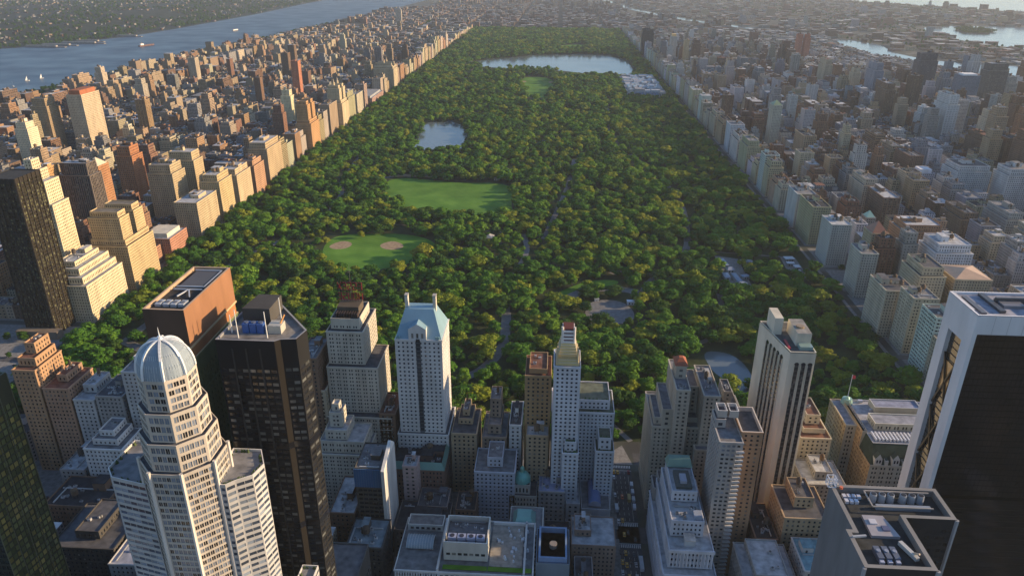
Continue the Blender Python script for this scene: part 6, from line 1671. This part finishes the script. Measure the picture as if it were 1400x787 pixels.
for x, y, w, d, rz, lb in [(836, 418, 12, 9, .1, 'white roofed hut at the far end of the walled yard'), (833, 400, 9, 6, 0, 'grey roofed hut in the middle of the walled yard'), (838, 388, 7, 8, .1, 'small mauve-grey hut beside the grey roofed one'), (832, 372, 12, 5, 0, 'pale roofed hut at the near end of the walled yard')]:
    low_pavilion('park_hut', lb, x, y, w, d, 4, (.3, .28, .26), (.58, .58, .62), rz, False)
low_pavilion('teal_roofed_shelter', 'pale teal roofed shelter deep among the park trees', 582, 1237, 34, 14, 4, (.4, .42, .4), (.28, .48, .46), 0, False)
low_pavilion('lawn_shelter', 'small shelter at the far side of the big striped lawn', 405, 792, 10, 6, 3.5, (.35, .33, .28), (.3, .28, .25))
low_pavilion('carousel_house', 'octagon-like brick house with pale roof between ball diamonds and drive', 420, 470, 14, 14, 5, (.3, .18, .12), (.4, .38, .35))

# ------------------------------------------------------------------ vehicles on the avenue
def car_bm(col, kind):
    L, W, H = {'taxi': (4.7, 1.9, 1.45), 'car': (4.6, 1.85, 1.42), 'van': (6.4, 2.2, 2.7), 'truck': (8.2, 2.5, 3.2), 'bus': (12.0, 2.6, 3.1)}[kind]
    return L, W, H
def make_vehicle(kind, col, label, group):
    L, W, H = car_bm(col, kind)
    root = thing({'taxi': 'taxi', 'car': 'parked_car' if 'parked' in label else 'car', 'van': 'van', 'truck': 'truck', 'bus': 'bus'}[kind], label, {'taxi': 'taxi', 'car': 'car', 'van': 'van', 'truck': 'truck', 'bus': 'bus'}[kind], (0, 0, 0), group)
    def pr(name, prof, w, mat, c, inset_=0):
        m = MB(); h = w / 2
        n = len(prof)
        m.quads([[(-h, prof[i][0], prof[i][1]), (-h, prof[(i + 1) % n][0], prof[(i + 1) % n][1]), (h, prof[(i + 1) % n][0], prof[(i + 1) % n][1]), (h, prof[i][0], prof[i][1])] for i in range(n)], mat, c)
        m.poly([(h, a, b) for a, b in prof][::-1], mat, c); m.poly([(-h, a, b) for a, b in prof], mat, c)
        return m.build(name, root)
    l = L / 2
    if kind in ('taxi', 'car'):
        bd = pr('body', [(-l, .3), (-l, .78), (-l + .15, .9), (-l + 1.0, .95), (l - 1.2, .93), (l - .1, .75), (l, .6), (l, .3)], W, M_METAL, col)
        pr('window', [(-l + .7, .93), (-l + 1.2, 1.38), (l - 2.0, 1.38), (l - 1.15, .92)], W * .84, M_GLASS, (.03, .035, .04))
        m = MB(); m.box(-W * .39, -l + 1.2, 1.38, W * .39, l - 2.0, 1.45, M_METAL, col); m.build('roof', root)
        if kind == 'taxi': m = MB(); m.box(-.4, .1, 1.45, .4, .4, 1.65, M_TRIM, (.7, .7, .6)); m.build('roof_sign', root)
    else:
        bd = pr('body', [(-l, .45), (-l, H), (l - (1.4 if kind != 'bus' else .1), H), (l - (.5 if kind != 'bus' else 0), H * .55), (l, H * .45), (l, .45)], W, M_METAL, col)
        m = MB()
        for s in (-1, 1): m.box(s * W / 2 - .02, -l + (.6 if kind == 'bus' else L * .6), H * .5, s * W / 2 + .02, l - .9, H * .78, M_GLASS, (.03, .03, .04))
        m.box(-W * .42, l - .62, H * .5, W * .42, l - .42, H * .8, M_GLASS, (.03, .035, .045)); m.build('window', root)
        if kind == 'bus':
            for k in (-3, 2): m = MB(); m.box(-.8, k, H, .8, k + 2, H + .25, M_METAL, (.55, .56, .58)); m.build('air_conditioner', root)
    for sx_ in (-1, 1):
        for yy in (-L * .3, L * .32):
            m = MB(); n = 10; q = [(yy + .34 * math.cos(2 * math.pi * i / n), .34 + .34 * math.sin(2 * math.pi * i / n)) for i in range(n)]
            a, b = sx_ * (W / 2 - .22), sx_ * (W / 2 + .02)
            m.quads([[(a, *q[i]), (a, *q[(i + 1) % n]), (b, *q[(i + 1) % n]), (b, *q[i])] for i in range(n)], M_TRIM, (.02, .02, .02)); m.poly([(b, *k) for k in q], M_TRIM, (.05, .05, .05)); m.build('wheel', root)
        m = MB(); m.box(sx_ * W * .36 - .15, l - .02, .6, sx_ * W * .36 + .15, l + .03, .75, M_TRIM, (.7, .7, .68)); m.build('headlight', bd)
        m = MB(); m.box(sx_ * W * .36 - .15, -l - .03, .65, sx_ * W * .36 + .15, -l + .02, .82, M_TRIM, (.35, .02, .02)); m.build('tail_light', bd)
    return root
YEL, WHT, BLK = (.62, .34, .03), (.62, .63, .66), (.03, .03, .035)
CARS = [('taxi', YEL, 568, -56, 'yellow taxi at the left kerb by the park-end crosswalk'), ('taxi', YEL, 571, -56.5, 'yellow taxi second from the left kerb by the park-end crosswalk'), ('car', WHT, 567.6, -63, 'white car just behind the taxis at the park-end crosswalk'),
 ('car', (.22, .02, .02), 579.6, -56, 'dark red car at the park-end crosswalk'), ('van', (.6, .61, .66), 580.6, -72, 'white van, farthest of the four parked at the right kerb'), ('van', (.55, .57, .63), 580.6, -80.5, 'white van, second farthest of four at the right kerb'),
 ('van', (.58, .59, .64), 580.6, -89, 'white van, second nearest of four at the right kerb'), ('van', (.62, .63, .7), 580.6, -97.5, 'white van, nearest of the four parked at the right kerb'), ('truck', (.42, .32, .12), 577.4, -88, 'ochre box truck beside the row of white vans'),
 ('taxi', (.6, .14, .04), 572.5, -86, 'orange-red taxi alone in mid avenue'), ('taxi', YEL, 570.8, -112, 'yellow taxi waiting beside a white car at the far crosswalk'), ('car', WHT, 567.8, -113, 'white car waiting left of a taxi at the far crosswalk'),
 ('taxi', YEL, 571, -126.5, 'yellow taxi crossing between the two crosswalks'), ('car', BLK, 573.8, -124.5, 'black car between the two crosswalks right of a taxi'), ('car', BLK, 578.4, -131, 'black car near the right kerb between the crosswalks'),
 ('car', BLK, 567.4, -144, 'black car at the left kerb behind the near crosswalk'), ('taxi', YEL, 570.6, -144.5, 'yellow taxi first in line behind the near crosswalk'), ('car', (.08, .09, .1), 576.2, -146, 'dark grey car right of the first taxi in line'),
 ('car', BLK, 573.6, -152, 'black car in the middle of the queue'), ('car', (.4, .41, .43), 576.8, -155, 'silver car beside the white bus'), ('taxi', YEL, 567.8, -153, 'yellow taxi left of a pair side by side in the queue'),
 ('taxi', YEL, 570.6, -155.5, 'yellow taxi right of a pair side by side in the queue'), ('bus', (.58, .59, .62), 580.2, -155, 'white city bus at the right kerb in the queue'), ('car', (.5, .51, .53), 565.9 + 1.4, -162.5, 'white car at the left kerb near the bottom edge'),
 ('taxi', YEL, 571.5, -166, 'yellow taxi at the bottom edge of the picture'), ('car', WHT, 576.5, -166, 'white car at the bottom edge right of a taxi'), ('truck', (.55, .56, .6), 567.2, -99.5, 'white box truck standing at the left kerb'), ('car', WHT, 567.2, -84, 'parked white car at the left kerb ahead of the box truck')]
protos = {}
def copy_thing(src, label):
    r = src.copy(); scene.collection.objects.link(r); r['label'] = label
    for ch in src.children:
        c = ch.copy(); scene.collection.objects.link(c); c.parent = r
        for g in ch.children:
            d = g.copy(); scene.collection.objects.link(d); d.parent = c
    return r
for k, c, x, y, lb in CARS:
    key = (k, c)
    if key in protos: r = copy_thing(protos[key], lb)
    else: r = protos[key] = make_vehicle(k, c, lb, 'vehicles in the avenue')
    r.location = (x, y, .03); r.rotation_euler = (0, 0, random.uniform(-.03, .03))
for x, y, a, c, w in ((-2, 78, .5, WHT, 'white car on the lower side of the traffic circle'), (-22, 72, 1.2, BLK, 'black car on the lower side of the traffic circle'), (14, 96, -.3, YEL, 'yellow taxi on the park side of the traffic circle'), (6, 60, .8, WHT, 'white car leaving the traffic circle towards us'), (4, 150, .1, BLK, 'black car between the traffic circle and the terraced limestone house')):
    key = ('taxi' if 'taxi' in w else 'car', c); r = copy_thing(protos[key], w); r.location = (x, y, .2); r.rotation_euler = (0, 0, a); r['group'] = 'vehicles at the traffic circle'

# ------------------------------------------------------------------ vessels
def ship(name, label, cat, x, y, L, rz, col, house):
    root = thing(name, label, cat, (x, y, .25), 'vessels on the river', rz); W = L * .16
    m = MB(); h = [(-L / 2, -W * .4), (L * .3, -W / 2), (L / 2, 0), (L * .3, W / 2), (-L / 2, W * .4)]; m.loft([(a, b * .8) for a, b in h], 0, h, L * .06, M_METAL, col); m.poly([(a, b, L * .06) for a, b in h], M_TRIM, bump(col, 1.3)); m.build('hull', root)
    m = MB(); m.prism(rect(-L * .42, -W * .3, -L * .42 + L * house, W * .3), L * .06, L * .06 + L * .07, M_TRIM, (.7, .7, .68)); m.build('cabin', root)
    m = MB(); m.cyl(-L * .3, 0, L * .12, L * .19, L * .014, M_METAL, (.4, .3, .2), 8); m.build('funnel', root)
ship('cargo_ship', 'long low cargo ship with white deckhouse in mid river', 'ship', -1435, 2990, 95, 1.3, (.2, .12, .1), .2)
ship('ferry', 'double-decked ferry far up the river', 'ferry', -1354, 3830, 60, 1.4, (.35, .33, .3), .8)
for x, y, lb in ((-1227, 1769, 'white sailboat nearest the left picture edge'), (-1250, 1945, 'white sailboat farther out, second from the left edge'), (-1262, 1888, 'small white sailboat between two larger ones'), (-1222, 2262, 'white motor yacht with wake, off the near shore'), (-1140, 1991, 'white sailboat close under the riverside buildings')):
    root = thing('sailboat', lb, 'boat', (x, y, .25), 'pleasure boats near the shore', random.uniform(0, 3)); m = MB(); h = [(-7, -1.8), (3, -2), (7, 0), (3, 2), (-7, 1.8)]
    m.loft([(a, b * .6) for a, b in h], 0, h, 1.6, M_METAL, (.7, .7, .7)); m.poly([(a, b, 1.6) for a, b in h], M_TRIM, (.6, .6, .55)); m.build('hull', root)
    m = MB(); m.cyl(1, 0, 1.6, 17, .14, M_METAL, (.6, .6, .6), 6); m.build('mast', root)
    m = MB(); m.prism([(-5.5, -.05), (.8, -.05), (.8, .05), (-5.5, .05)], 2.4, 2.6, M_METAL, (.5, .5, .5)); m.poly([(.8, .06, 2.6), (-5.5, .06, 2.6), (.8, .06, 15.5)], M_TRIM, (.8, .8, .78)); m.poly([(.8, -.06, 2.6), (.8, -.06, 15.5), (-5.5, -.06, 2.6)], M_TRIM, (.8, .8, .78)); m.build('sail', root)
# piers of the far bank
for k, (x, y, L) in enumerate(((-1935, 2885, 170), (-1905, 2960, 150), (-1870, 3060, 190), (-1850, 3140, 120), (-1800, 3420, 110))):
    root = thing('river_pier', ['nearest of the five long piers on the far bank', 'second of the five far-bank piers', 'longest, middle one of the five far-bank piers', 'fourth of the five far-bank piers', 'farthest of the five far-bank piers'][k], 'pier', (x, y, 0), 'piers on the far bank')
    m = MB(); m.prism(rect(-30, -9, L, 9), 0, 3, M_TRIM, (.22, .2, .18)); m.build('deck', root)
    m = MB(); m.prism(rect(-20, -7, L * .75, 7), 3, 9, M_WALL, (.3, .27, .24), topmat=M_ROOF, topcol=(.25, .26, .28)); m.build('shed', root)

# ------------------------------------------------------------------ haze
hz = MB(); hz.box(-16000, -3400, -1.5, 16000, 16000, 480, M_WALL, (1, 1, 1), True)
ho = hz.build('haze'); ho['kind'] = 'stuff'
hm = bpy.data.materials.new('haze'); hm.use_nodes = True; ht = hm.node_tree; ht.nodes.clear()
vo = ht.nodes.new('ShaderNodeVolumePrincipled'); vo.inputs['Density'].default_value = HAZE; vo.inputs['Color'].default_value = (.78, .88, 1.0, 1); vo.inputs['Anisotropy'].default_value = .2
oo = ht.nodes.new('ShaderNodeOutputMaterial'); ht.links.new(vo.outputs[0], oo.inputs['Volume'])
ho.data.materials.clear(); ho.data.materials.append(hm)
print('buildings', len(top_lots), 'lots', len(LOTS), 'trees', len(tx), 'own', len(top_trees))
